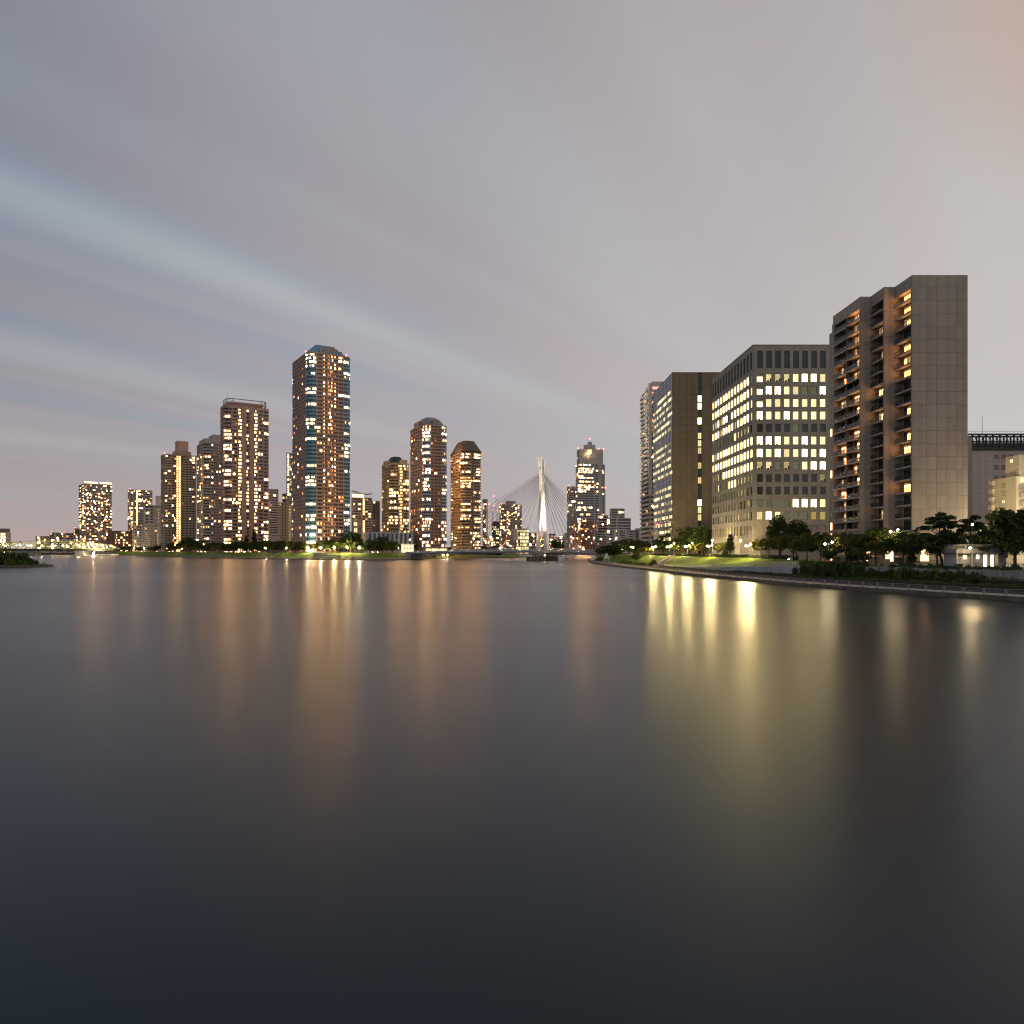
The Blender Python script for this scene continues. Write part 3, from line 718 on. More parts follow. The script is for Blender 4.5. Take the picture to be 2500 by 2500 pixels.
zig = simple('apartment_block', 'sand coloured block with lit zigzag outside staircase', 'building', 352, 390, 1282, 1120, 12, 'X5 P S1.2:.2 R3:1 P.4', [SAND, OFFW], .3, 25, frac=.35, left='B3:.15 P B3:.1 P', z0=6, th=20)
b = MB(); pb = MB(); qq = zig.q; b.fr(lerp(qq[0], qq[1], .62), (qq[1][0] - qq[0][0], qq[1][1] - qq[0][1])); fh = (zig.z1 - 6) / 12
for i in range(12):
    z = 6 + i * fh; L = 6.0
    for (u0, u1, za, zb) in ((0, L, z, z + fh / 2), (L, 0, z + fh / 2, z + fh)):
        b.tube(b.p(u0, 1.6, za + .6), b.p(u1, 1.6, zb + .6), .42, k=4)
zig.part(b, 'stair_flight', [OFFW], stuff=True)
simple('office_block', 'white block with rows of small square windows beside the zigzag stairs', 'building', 324, 350, 1284, 1210, 9, 'X1 W1.2:.2 X1 W1.2:.1 X1 W1.2:.1 X2', [OFFW, GREYW], .15, 26, frac=.1, z0=6)
simple('apartment_block', 'low rust brown block with open balconies beyond the truss bridge', 'building', 262, 323, 1297, 1290, 8, 'P B3:.4s B3:.5s B3:.4s B3:.5s B3:.5s B3:.3s P', [RUST, RUST], .35, 27, frac=.3, left='B3:.1 P B3:.2', z0=6, th=25)
simple('apartment_tower', 'slim dark tower close left of the pair with roof lights', 'tower', 180, 196, 1291, 1550, 18, 'P W:.4 P W:.3 P', [CHAR, TAUPE], .3, 28, group='far towers', beacons=1)
simple('office_block', 'far pale office block with red roof lamps and a bright window strip', 'building', 121, 152, 1301, 1600, 9, 'G:.5w P X2 G:.15 P G:.1', [GREYW, OFFW], .15, 29, beacons=2, group='far low buildings')
simple('office_block', 'far plain grey block beside the twin block with red lamps', 'building', 152, 181, 1302, 1620, 9, 'P X2 G:.1 P G:.2 X1', [GREYW, OFFW], .15, 30, beacons=1, group='far low buildings')
simple('office_block', 'far long low grey block behind middle of truss bridge', 'building', 87, 121, 1309.5, 1580, 6, 'G2:.4w X4 W1:.1 X1 W1:.1 X1', [TAUPE, OFFW], .1, 31, group='far low buildings')
rb_ = simple('office_block', 'round cornered beige block with bright ribbon windows at left frame edge', 'building', -16, 29, 1300, 1250, 6, 'G8:.8w X5', [SAND, SAND], .6, 32, corner=(6, 3, 'X3'), pent=[(.1, .9, .1, .9, 0, 7, CHAR)], beacons=1, z0=3.5)
# between rosy and blue
simple('apartment_tower', 'grey white tower showing between the rosy and the blue tower', 'tower', 656, 680, 1195, 1000, 26, 'W1.4:.1 W1.4:.08 W1.4:.1 W1.4:.05 P.4', [OFFW, GREYW], .08, 33, frac=.12)
simple('apartment_block', 'sand block with bright stair lamps left of the blue tower', 'building', 679, 713, 1228, 930, 18, 'B2.5:.08s B2.5:.08 B2.5:.05 P R3:1 P.3', [SAND, SAND], .08, 34, frac=.08)
simple('apartment_tower', 'slender lit tower peeping over the sand block', 'tower', 699, 716, 1107, 1100, 40, 'P.4 S1.6:.7 P.4 W1.4:.35 W1.4:.3', [GREYW, OFFW], .35, 35, frac=.05)
simple('office_block', 'dark glass box behind the sand block', 'building', 689, 700, 1206, 1150, 22, 'G2:.3y', [CHAR, CHAR], .3, 36, frac=.1)
simple('apartment_block', 'low white hall at the foot of the rosy tower', 'building', 660, 682, 1306, 840, 3, 'X2 R4:1 X1', [OFFW, OFFW], .3, 37, frac=.1, z0=6.3)
# right of blue
wing = simple('apartment_tower', 'low dark balcony tower under a curved glowing roof canopy', 'tower', 858, 908, 1216, 900, 22, 'B3:.15 B3:.12 B3:.1 P S2.2:.85 P B3:.1 B3:.1', [TAUPE, OFFW], .13, 38, frac=.05, z0=6.3)
g = MB(); q = wing.q; g.fr(q[0], (q[1][0] - q[0][0], q[1][1] - q[0][1])); L = math.dist(q[0], q[1])
for i in range(10): g.box(L * i / 10, L * (i + 1) / 10 + .01, -9, 1.2 + .02 * i, wing.z1 + 8.5 - 3.5 * sin(i / 9 * 2.2), wing.z1 + 9.2 - 3.5 * sin(i / 9 * 2.2))
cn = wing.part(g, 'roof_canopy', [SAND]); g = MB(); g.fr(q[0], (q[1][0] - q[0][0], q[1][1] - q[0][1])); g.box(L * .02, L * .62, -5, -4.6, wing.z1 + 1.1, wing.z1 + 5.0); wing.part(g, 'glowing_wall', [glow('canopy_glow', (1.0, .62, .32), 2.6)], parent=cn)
simple('apartment_tower', 'second lower dark balcony tower beside the canopy tower', 'tower', 907, 928, 1224, 930, 22, 'B3:.1 B3:.15 P B3:.12 B3:.1', [TAUPE, CHAR], .13, 39, frac=.05, z0=6.3)
simple('office_block', 'narrow block with tall yellowish lit slots beside the blue tower', 'building', 862, 878, 1272, 780, 5, 'P S1.4:.9 P S1.4:.8 P S1.4:.7 P', [TAUPE, CHAR], .5, 40, frac=.05, z0=6.3)
pod = simple('low_hall', 'low wide hall with dark and pale vertical stripes', 'building', 884, 1009, 1301, 735, 1, 'P1.6 G1.6:0 P1.6 G1.6:0 P1.6 G1.6:0 P1.6 G1.6:0 P1.6 G1.6:0 P1.6 G1.6:0 P1.6 G1.6:0 P1.6 G1.6:0 P1.6 G1.6:0 P1.6 G1.6:0 P1.6', [GREYBL, CHAR], 0, 42, frac=.09, left='X', z0=G0 + .05, th=3)
kio = MB()
cafe = Thing('glass_pavilion', (X(982, 722), 722, G0), 'brightly lit glass pavilion on the slope top at the striped hall', 'pavilion')
x0, x1 = X(980, 722), X(1010, 722); b = MB()
for (za, zb) in ((G0, G0 + .4), (G0 + 4.0, G0 + 4.6), (G0 + 8.0, G0 + 8.8)): b.prism([(x0 - .4, 721.5), (x1 + .4, 721.5), (x1 + .4, 731), (x0 - .4, 731)], za, zb)
for k in range(5): xx = x0 + (x1 - x0) * k / 4; b.prism([(xx - .15, 721.7), (xx + .15, 721.7), (xx + .15, 722.1), (xx - .15, 722.1)], G0 + .4, G0 + 8.0)
cafe.part(b, 'frame', [OFFW]); g = MB(); g.fr((x0, 722.6), (1, 0))
for k in range(4):
    for (za, zb) in ((G0 + .4, G0 + 4), (G0 + 4.6, G0 + 8)): g.quad((x1 - x0) * k / 4 + .2, (x1 - x0) * (k + 1) / 4 - .2, 0, za, zb, 0)
cafe.part(g, 'pane', [lit('pavilion_pane', (1.0, .74, .40), (1.0, .82, .52), 1.1, 2.2)])
# centre distance
simple('apartment_tower', 'slim pale tower peeping out behind the wide roofed tower', 'tower', 1178, 1190.5, 1220, 1100, 28, 'W1.4:.3 W1.4:.25 S1:.6', [TAUPE, OFFW], .3, 43)
cs = simple('construction_tower', 'unfinished tower wrapped in blue netting under two cranes', 'tower', 1200.5, 1219, 1274, 1500, 14, 'P G3:.3y G3:.5y P', [W_('net_blue', .03, .07, .12), CHAR], .3, 44)
simple('apartment_tower', 'clustered pale tower with red beacons left of the pylon', 'tower', 1219, 1274, 1232, 1300, 38, 'W1.5:.3 W1.5:.25 P.4 S1:.5 W1.5:.3 W1.5:.35 P.4 W1.5:.3 S1.2:.5 P.4 W1.5:.3 W1.5:.25', [TAUPE, OFFW], .3, 45, frac=.12, group='far towers', beacons=4, pent=[(.3, .72, .2, .8, 0, 7, TAUPE)])
dome = simple('office_block', 'low bright office with rounded glass front beside the bridge pylon', 'building', 1258, 1293, 1292, 900, 7, 'G3:.8y', [OFFW, OFFW], .8, 46, corner=(6, 3, 'G3:.8y', .8), frac=.2, z0=4.0, pent=[(-.35, .0, .2, .8, -14, 1, OFFW)])
simple('office_block', 'small grey block with a lit sign right of the rounded office', 'building', 1291, 1310, 1302, 950, 6, 'W1.6:.3 W1.6:.2 W1.6:.3', [GREYW, OFFW], .2, 47)
luke = simple('office_tower', 'tall grey stepped office tower with glowing square near its top', 'tower', 1403.5, 1478, 1192, 1300, 28,
    'W1:.5wr W1:.45wr W1:.5wr W1:.4wr W1:.45wr W1:.35wr W1:.35wr W1:.3wr W1:.2wr P W1:.1 W1:.08 X1.5 P W1:.25 P', [GREYW, GREYW], .42, 48, frac=.10, left='W1:.3 P W1:.2 P', z0=4)
A = luke.q
def sub(th, w0, w1, d0, d1, za, zb, nf, pat, p, seed, M):
    rg = random.Random(seed); wl, pn = MB(), MB(); q = th.q
    f = lambda a, b: lerp(lerp(q[0], q[1], a), lerp(q[3], q[2], a), b)
    pts = [f(w0, d0), f(w1, d0), f(w1, d1), f(w0, d1)]
    facade(wl, pn, pts[0], pts[1], za, zb, nf, pat, p, rg); facade(wl, pn, pts[3], pts[0], za, zb, nf, 'W1 P W1 P', p * .5, rg)
    wl.prism(inset(pts, .04), za, zb + .5); o = th.part(wl, 'upper_storeys', M); th.part(pn, 'window', PANES, parent=o, stuff=True); return pts
za, zb = luke.z1, Z(1133, 1300); sub(luke, .02, .99, .05, .95, za, zb, 13, 'W1:.5wr W1:.5wr W1:.5wr W1:.45wr W1:.45wr W1:.35wr W1:.4wr W1:.3wr W1:.3wr P W1:.1 W1:.1 X1.5 P W1:.25 P', .4, 481, [GREYW, GREYW])
zc_ = Z(1096, 1300); pts = sub(luke, .06, .93, .1, .9, zb, zc_, 8, 'X1.6 W1:.3wr W1:.3wr X.6 W1:.2wr W1:.2wr X2 P W1:.2 P', .2, 482, [GREYW, GREYW])
b = MB(); f = lambda a, d: lerp(lerp(A[0], A[1], a), lerp(A[3], A[2], a), d)
b.prism([f(.30, .2), f(.66, .2), f(.66, .8), f(.30, .8)], zc_, Z(1084, 1300)); b.prism([f(.43, .3), f(.55, .3), f(.55, .7), f(.43, .7)], Z(1084, 1300), Z(1077, 1300)); luke.part(b, 'crown', [GREYW])
b = MB(); c = f(.49, .5); b.tube((c[0], c[1], Z(1077, 1300)), (c[0], c[1], Z(1069, 1300)), .4, .2, 5); o = luke.part(b, 'antenna', [STEEL])
b = MB(); b.ball((c[0], c[1], Z(1068, 1300)), 1.0, k=6, rings=4); luke.part(b, 'beacon', [RED], parent=o)
b = MB(); b.fr(pts[0], (pts[1][0] - pts[0][0], pts[1][1] - pts[0][1])); L = math.dist(pts[0], pts[1]); b.box(L * .35, L * .52, .02, .12, Z(1107, 1300), Z(1096.5, 1300)); luke.part(b, 'lit_opening', [glow('gold_opening', (1.0, .62, .24), 1.6)])
b = MB(); b.ball((pts[0][0] + L * .36, pts[0][1] - 1.2, Z(1107.5, 1300)), 1.3, k=6, rings=4); luke.part(b, 'floodlight', [glow('gold_lamp', (1.0, .66, .30), 60)])
for a, zz in ((.0, zc_), (.93, zc_), (.75, zc_), (.0, zb - 40), (1.0, zb - 42), (.62, zb - 38)):
    c = f(a, -.02); b = MB(); b.ball((c[0], c[1], zz + 1), .95, k=6, rings=4); luke.part(b, 'beacon', [RED])
simple('apartment_tower', 'slim brownish tower standing close left of the tall stepped office tower', 'tower', 1384, 1404.5, 1189, 1020, 34, 'W1.5:.2 W1.5:.25 P.5 W1.5:.2', [TAUPE, UMBER], .2, 49, frac=.3, beacons=1)
simple('apartment_block', 'dark brick block with rows of white balconies behind the cables', 'building', 1418, 1448.5, 1275, 800, 16, 'W1.5:.45 W1.5:.3 P.4 W1.2:.25 X1.4v W1.2:.3', [RUST, TAUPE, CHAR], .35, 50, frac=.1)
simple('apartment_block', 'rosy low block behind the bridge lamps right of the pylon', 'building', 1392, 1419, 1297, 820, 11, 'W1.4:.1 X1 W1.4:.15 X1 W1.4:.1', [PINKBR, PINKBR], .12, 52, frac=.2)
simple('apartment_block', 'grey brown narrow block left of the rosy low block', 'building', 1377, 1393, 1303, 860, 9, 'X1 W1.4:.15 X1', [TAUPE, TAUPE], .12, 53, frac=.2)
st = simple('office_block', 'white stepped office block with horizontal window bands', 'building', 1482, 1540, 1266, 900, 12, 'G3:.08 P.4 G3:.06 G3:.08', [OFFW, OFFW], .07, 54, frac=.12, left='G3:.3 P')
sub(st, .1, .72, .1, .9, st.z1, Z(1242, 900), 4, 'G3:.05 P.4 G3:.1', .07, 541, [OFFW, OFFW])
simple('office_block', 'white wing of the stepped office block with a red lamp before it', 'building', 1455, 1484, 1259, 930, 13, 'G3:.12 G3:.1', [OFFW, OFFW], .1, 55, frac=.2)
simple('apartment_block', 'pale low block with small dark windows left of the balcony tower', 'building', 1496, 1530, 1294, 720, 11, 'X1 W.8:.15 X.8 W.8:.1 D.8 W1.2:.2 W1.2:.15', [OFFW, OFFW], .1, 56, frac=.1)
simple('apartment_block', 'low grey block with flat balconies beside the pale low block', 'building', 1529, 1552, 1296, 740, 10, 'B2:.15 B2:.2 P', [GREYW, OFFW], .1, 57, frac=.1)
simple('office_block', 'small brown and white block at the foot of the balcony tower', 'building', 1551, 1566, 1292, 700, 8, 'X1v X2', [OFFW, OFFW, CHAR], .1, 58, frac=.45, left='Xv')
simple('apartment_block', 'low block with scattered windows between pylon and brick block', 'building', 1452, 1484, 1303, 760, 9, 'W1.4:.2 W1.4:.25 W1.4:.15 P', [GREYW, TAUPE], .2, 59, frac=.1)
rg = random.Random(5)
for i, (a, b_, y, Y, lab) in enumerate([(1190, 1204, 1311, 1450, 'low pale block under the cranes'), (1232, 1262, 1312, 1100, 'low grey block in front of the clustered tower'), (1304, 1318, 1310, 1480, 'low block seen left of the pylon leg'),
        (1319, 1332, 1309, 1450, 'pale block seen between the pylon legs'), (1340, 1356, 1304, 1500, 'grey tower block right of the pylon'), (1352, 1372, 1313, 1460, 'white low block right of the pylon'), (1366, 1386, 1308, 1550, 'far grey slab left of the bridge lamps')]):
    simple('apartment_block', lab, 'building', a, b_, y, Y, 12, 'W1.5:.4 W1.5:.3 W1.5:.35', [TAUPE, OFFW], .35, 200 + i, group='far low buildings', beacons=(1 if i % 2 else 0))
# ------------------------------------------------------------------ right bank: the beige apartment slab
def tiled(name, c, sx, sy, mort=0.6, rough=0.8, var=.12):
    """wall clad in small stone tiles: fine joints and slight differences from tile to tile"""
    m = bpy.data.materials.new(name); m.use_nodes = True
    q = NT(m.node_tree); p = q.n['Principled BSDF']; p.inputs['Roughness'].default_value = rough; p.inputs['Specular IOR Level'].default_value = .3
    g = q.add('ShaderNodeNewGeometry'); o = q.add('ShaderNodeTexCoord').outputs['Object']
    s = q.add('ShaderNodeSeparateXYZ', ins={0: o}); nz = q.add('ShaderNodeSeparateXYZ', ins={0: g.outputs['True Normal']})
    ax = q.m('ABSOLUTE', nz.outputs[0]); u = q.m('ADD', q.m('MULTIPLY', s.outputs[1], q.m('GREATER_THAN', ax, .7)), q.m('MULTIPLY', s.outputs[0], q.m('LESS_THAN', ax, .7)))
    v = q.add('ShaderNodeCombineXYZ', ins={0: u, 1: s.outputs[2], 2: 0.0}).outputs[0]
    br = q.add('ShaderNodeTexBrick', ins={'Vector': v, 'Scale': 1.0, 'Mortar Size': .03, 'Mortar Smooth': .3, 'Brick Width': sx, 'Row Height': sy, 'Bias': 0.0})
    br.offset = 0.0
    br.inputs['Color1'].default_value = tuple(x * (1 - var) for x in c) + (1,); br.inputs['Color2'].default_value = tuple(x * (1 + var) for x in c) + (1,)
    br.inputs['Mortar'].default_value = tuple(x * mort for x in c) + (1,)
    w = q.add('ShaderNodeVectorMath', operation='MULTIPLY', ins={0: o, 1: (.5, .5, .06)}).outputs[0]
    f = q.noise(w, 1.0, 5.0, .65)
    dirt = q.mix(q.m('MULTIPLY', q.ramp(f, [(.35, (0, 0, 0)), (.75, (1, 1, 1))]), .28), br.outputs[0], tuple(x * .55 for x in c))
    q.l.new(dirt, p.inputs['Base Color'])
    q.l.new(q.add('ShaderNodeBump', ins={'Height': br.outputs['Fac'], 'Strength': .25, 'Distance': -.02}).outputs[0], p.inputs['Normal'])
    return m
PANEL = mat('precast_panel', (.42, .355, .285), .85, .14, .35, bump=.12, streak=True, orand=.13)
JOINT = mat('panel_joint', (.27, .225, .18), .9, 0)
SOFFIT = mat('balcony_concrete', (.46, .40, .34), .85, .12, .6)
FRAMEM = mat('window_frame_dark', (.025, .023, .02), .5, 0)
def glassrail():
    m = bpy.data.materials.new('rail_glass'); m.use_nodes = True
    q = NT(m.node_tree); p = q.n['Principled BSDF']; p.inputs['Base Color'].default_value = (.10, .125, .14, 1); p.inputs['Roughness'].default_value = .25
    tr = q.add('ShaderNodeBsdfTransparent', ins={0: (.75, .8, .85, 1)})
    q.l.new(q.add('ShaderNodeMixShader', ins={0: .62, 1: tr.outputs[0], 2: p.outputs[0]}).outputs[0], q.n['Material Output'].inputs[0]); return m
RGLASS = glassrail()
CURT = lit('door_curtain', (1.0, .40, .12), (1.0, .62, .28), 2.0, 11.0, 1.3)
CURTD = lit('door_dim', (.9, .5, .22), (.8, .7, .35), .25, 1.4, 1.5)
zt = 78.6; FH = 3.28; zb0 = 5.0
ap = Thing('apartment_block', (101.2, 187, 5.2), 'big beige apartment slab with blank panelled end wall and lit balconies in steps', 'building')
core = MB()
core.fr((0, 0), (1, 0))
def blk(mb, x0, x1, y0, y1, z0, z1, m=0): mb.prism([(x0, y0), (x1, y0), (x1, y1), (x0, y1)], z0, z1, m)
blk(core, 102.9, 115.3, 187.15, 232, 4, zt); blk(core, 100.0, 102.89, 195.46, 227.9, 4, zt - .06); blk(core, 97.1, 99.99, 202.66, 219.8, 4, zt - .13)
blk(core, 101.2, 102.9, 187.15, 187.6, 4, zt)          # end fins of the three balcony stacks
blk(core, 98.3, 100.0, 195.45, 195.9, 4, zt - .05); blk(core, 95.4, 97.1, 202.65, 203.1, 4, zt - .15); blk(core, 95.4, 97.09, 219.2, 219.8, 4, zt - .12)
for (x0, x1, y0, y1, z_) in ((101.2, 102.9, 187.6, 195.4, zt - .02), (98.3, 100.0, 195.9, 202.6, zt - .07), (95.4, 97.1, 203.1, 219.2, zt - .16)):
    blk(core, x0, x1, y0, y1, z_ - 3.1, z_)            # fascia over the top balcony
blk(core, 103.2, 108, 208, 226, zt, zt + 1.5)
blk(core, 98.0, 110, 219.9, 226.5, 4, zt - .6); blk(core, 100.6, 112, 226.6, 234.5, 4, zt - 1.2)
ap.part(core, 'wall', [JOINT if False else PANEL])
# narrow windows of the two set-back corners
wb = MB()
for k in range(21):
    z = zb0 + k * FH
    for (x, y0, y1) in ((98.0, 221.0, 222.4), (98.0, 223.6, 225.4), (100.6, 228.4, 230.6), (100.6, 231.4, 233.4)):
        wb.fr((x, y1), (0, -1)); wb.quad(0, y1 - y0, .03, z + .5, z + 2.7, 1 if R.random() < .25 else 0)
ap.part(wb, 'corner_window', [GLASS, CURT], stuff=True)
# precast panels on the end walls, every one proud of its joints
def panel_mesh(w, h):
    b = MB(); b.fr((0, 0), (1, 0)); g = .035; c = .02
    b.box(g, w - g, 0, .06, g, h - g, 0, 'ftblu'); return b.mesh('panel', [PANEL])
jb = MB(); jb.fr((101.2, 187.15), (1, 0)); jb.quad(0, 14.1, .01, 4, zt, 0)
jb.fr((98.3, 195.45), (1, 0)); jb.quad(0, 2.9, .01, 4, zt - .05, 0); jb.fr((95.4, 202.65), (1, 0)); jb.quad(0, 2.9, .01, 4, zt - .15, 0)
ap.part(jb, 'joint_backing', [JOINT])
wd = [1.55, 2.05, 2.55, 2.45, 2.55, 1.55, 1.4]
meshes = {w: panel_mesh(w, FH) for w in set(wd)}
for k in range(22):
    z = zt - (k + 1) * FH - (.0)
    u = 101.2
    for w in wd:
        ap.inst('panel', meshes[w], (u, 187.14, z)); u += w
pm = panel_mesh(1.45, FH * 2)
for (x, y, dz_) in ((98.3, 195.44, .05), (95.4, 202.64, .15)):
    for k in range(11):
        for j in range(2): ap.inst('panel', pm, (x + j * 1.45, y, zt - dz_ - (k + 1) * FH * 2))
# balconies
def slab_mesh(L, D=1.7):
    b = MB(); b.fr((0, L), (0, -1)); b.box(0, L, -D, .04, -.16, 0); b.box(0, L, -.05, .12, -.34, .06); return b.mesh('slab', [SOFFIT])
def rail_mesh(L, glass):
    b = MB(); b.fr((0, L), (0, -1)); z0, z1 = .12, 1.12
    b.box(0, L, -.02, .06, z1, z1 + .07, 0); b.box(0, L, 0, .04, z0 - .03, z0 + .02, 0)
    n = int(L / 1.3) + 1
    for i in range(n + 1): u = (L - .06) * i / n; b.box(u, u + .06, -.02, .05, z0, z1, 0)
    if glass:
        for i in range(n): b.box((L - .06) * i / n + .1, (L - .06) * (i + 1) / n - .04, .005, .03, z0 + .06, z1 - .04, 1)
    else:
        m = int(L / .28)
        for i in range(m): u = L * (i + .5) / m; b.box(u - .022, u + .022, .0, .035, z0, z1, 0, 'fklu')
    return b.mesh('railing', [FRAMEM, RGLASS])
def door_mesh(L, code):
    """glass doors at the back of a balcony, four sashes and a stretch of wall: 1 lit curtain, 2 dim, 3 dark"""
    b = MB(); b.fr((0, L), (0, -1)); n = 5; D = -1.62
    for i in range(1, 5):
        a, c = L * i / n, L * (i + 1) / n
        m = code // 10 ** (4 - i) % 10 % 3
        b.quad(a + .06, c - .06, D, .12, 2.15, m)
        b.quad(a + .06, c - .06, D, 2.22, 2.6, m if m != 1 else 2)
        b.box(a - .05, a + .06, D - .02, D + .07, .05, 2.68, 3, 'flut'); b.box(c - .06, c + .05, D - .02, D + .07, .05, 2.68, 3, 'flut')
        b.box(a, c, D - .02, D + .06, 2.15, 2.22, 3, 'ftb'); b.box(a, c, D - .02, D + .06, 2.6, 2.68, 3, 'ftb')
    return b.mesh('door', [GLASS, CURT, CURTD, FRAMEM])
bays = [  # x, y0, y1, glass rail, four sashes per storey from the top storey down: 1 lit, 2 dim, 3 dark
    (101.2, 187.6, 195.4, False, [1111, 1111, 2111, 3333, 1133, 1211, 1112, 3333, 3333, 3111, 3333, 3111, 1112, 3333, 3333, 1131, 3333, 3333, 3333, 3133, 3333]),
    (98.3, 195.9, 202.6, False, [3333, 3333, 2211, 3333, 3221, 3333, 3333, 1133, 3333, 2111, 3333, 3333, 3333, 3333, 3333, 3333, 3333, 3221, 3333, 3333, 3333]),
    (95.4, 203.1, 210.9, True, [1111, 1211, 1111, 1311, 3111, 1221, 3333, 1111, 3111, 3333, 1111, 3133, 3111, 1311, 3111, 3333, 3313, 3333, 3333, 3333, 3333]),
    (95.4, 211.5, 219.2, True, [3333, 3333, 3333, 3333, 1323, 3122, 3333, 1212, 3333, 3333, 3333, 1112, 3112, 3333, 2333, 1112, 3213, 3213, 3333, 3233, 3333])]
dm = {}
for (x, y0, y1, gl_, codes) in bays:
    L = y1 - y0; sm, rm = slab_mesh(L), rail_mesh(L, gl_)
    for k, code in enumerate(codes):
        z = zt - 3.1 - 2.45 - k * FH - (.16 if gl_ else 0)
        if z < 6: continue
        if code == 3333 and k % 3 == 1: code = 3323  # dim glow added to one sash of some dark doors to brighten the recess
        o = ap.inst('balcony', sm, (x, y0, z))
        ap.inst('railing', rm, (0, 0, 0), parent=o)
        if (code, L) not in dm: dm[(code, L)] = door_mesh(L, code)
        ap.inst('door', dm[(code, L)], (0, 0, 0), parent=o)
b = MB(); blk(b, 95.5, 97.1, 210.95, 211.45, 4, zt - 3.2); ap.part(b, 'partition', [FRAMEM])
# bright entrances low in the end wall
b = MB(); b.fr((101.2, 187.14), (1, 0)); b.quad(2.1, 4.2, .10, 6.2, 9.9); b.quad(9.6, 11.0, .10, 5.6, 7.4)
ap.part(b, 'entrance_light', [glow('entrance_glow', (1.0, .60, .30), 2.6)])
b = MB(); b.fr((95.4, 202.63), (1, 0)); b.quad(.3, 2.6, .10, 6.0, 9.4); b.fr((98.3, 195.43), (1, 0)); b.quad(.3, 2.4, .10, 6.0, 8.8); ap.part(b, 'entrance_light', [glow('entrance_glow', (1, 1, 1), 1)])

# ------------------------------------------------------------------ right bank: the office block with square windows
STONE = tiled('stone_tile_grey_brown', (.345, .315, .27), 1.18, .80)
ofx, ofy, ofz1, ofL, ofw = 92.2, 283.0, 87.3, 58.0, 30.0
of = Thing('office_block', (ofx, ofy, 5.5), 'grey brown stone office block with square windows lit in rows', 'building')
FHO = (30.58 / FPX) * ofy; top0 = Z(820 + 137 / 3.715, ofy)    # storey height, head of the tall top windows
row_z = [Z(820 + (343 + 113.7 * i) / 3.715, ofy) for i in range(12)]     # window heads of the twelve rows
WH, WW = 73 / 3.715 / FPX * ofy, 52 / 3.715 / FPX * ofy
PITCH = 81.6 / 3.715 / FPX * ofy
xc = [X(1540 + (1172 + 81.6 * j) / 3.715, ofy) - ofx for j in range(10)]
wl = MB(); DEP = .45
tallH = 156 / 3.715 / FPX * ofy; arcz = Z(820 + 1717 / 3.715, ofy)
def office_face(O, U, centres, ww, L):
    wl.fr(O, U)
    e = [0] + [v for c_ in centres for v in (c_ - ww / 2, c_ + ww / 2)] + [L]
    for a, b_ in zip(e[0::2], e[1::2]): wl.box(a, b_, -DEP, 0, 4, ofz1, 0, 'f' + ('l' if a > 0 else '') + ('u' if b_ < L else ''))
    zs = [ofz1, top0, top0 - tallH] + [v for z in row_z for v in (z, z - WH)] + [arcz, arcz - 3.2 * 1.2, 4]
    for c_ in centres:
        for a, b_ in zip(zs[0::2], zs[1::2]): wl.box(c_ - ww / 2, c_ + ww / 2, -DEP, -.004, b_, a, 0, 'ftb')
office_face((ofx, ofy), (1, 0), xc, WW, ofw)
yc = [2.2 + (ofL - 4.0) / 13.0 * j for j in range(14)]; WWL = 2.45
office_face((ofx, ofy + ofL), (0, -1), sorted(ofL - v for v in yc), WWL, ofL)
bb = MB(); blk(bb, ofx + DEP + .2, ofx + ofw, ofy + DEP + .2, ofy + ofL, 4, ofz1 - .3); blk(bb, ofx + .3, ofx + ofw, ofy + .3, ofy + ofL, ofz1 - .6, ofz1 - .02)
of.part(wl, 'wall', [STONE]); of.part(bb, 'core', [FRAMEM])
cp = MB(); cp.fr((ofx, ofy), (1, 0)); cp.box(-.12, ofw, -.6, .12, ofz1, ofz1 + .35); cp.fr((ofx, ofy + ofL), (0, -1)); cp.box(0, ofL - .5, -.6, .12, ofz1, ofz1 + .35); of.part(cp, 'coping', [STONE])
def office_lit(name, col, s0, s1, rgh=.5):
    m = bpy.data.materials.new(name); m.use_nodes = True; q = NT(m.node_tree); q.n.clear()
    oi = q.add('ShaderNodeObjectInfo').outputs['Random']; o = q.add('ShaderNodeTexCoord').outputs['Object']
    v = q.add('ShaderNodeVectorMath', operation='ADD', ins={0: o, 1: q.add('ShaderNodeCombineXYZ', ins={0: q.m('MULTIPLY', oi, 40), 1: q.m('MULTIPLY', oi, 23), 2: 0.0}).outputs[0]}).outputs[0]
    v = q.add('ShaderNodeVectorMath', operation='MULTIPLY', ins={0: v, 1: (1.0, 1.0, 2.2)}).outputs[0]
    n = q.noise(v, .9, 3, .6)
    st = q.m('MULTIPLY', q.m('ADD', q.m('MULTIPLY', q.m('FRACT', q.m('MULTIPLY', oi, 7.7)), s1 - s0), s0), q.m('ADD', q.m('MULTIPLY', n, rgh * 2), 1 - rgh))
    cl = q.mix(q.m('FRACT', q.m('MULTIPLY', oi, 13.3)), tuple(col), (col[0], col[1] * .9, col[2] * .7))
    q.l.new(q.add('ShaderNodeEmission', ins={0: cl, 1: st}).outputs[0], q.add('ShaderNodeOutputMaterial').inputs[0]); return m
OL = office_lit('office_bright', (1.0, .80, .37), 9.0, 18.0, .25); Ol = office_lit('office_blind_lit', (.98, .80, .44), .75, 1.7, .3)
Od = office_lit('office_blind_dim', (.42, .45, .32), .16, .34, .25); Om = office_lit('office_dim', (.75, .60, .2), .3, .6, .4)
Op = office_lit('office_inside', (.9, .75, .4), .3, 1.0, 1.0)
FR = mat('window_frame_bronze', (.11, .09, .055), .5, 0); TALLG = mat('tall_glass_green', (.035, .075, .078), .35, .2, .4)
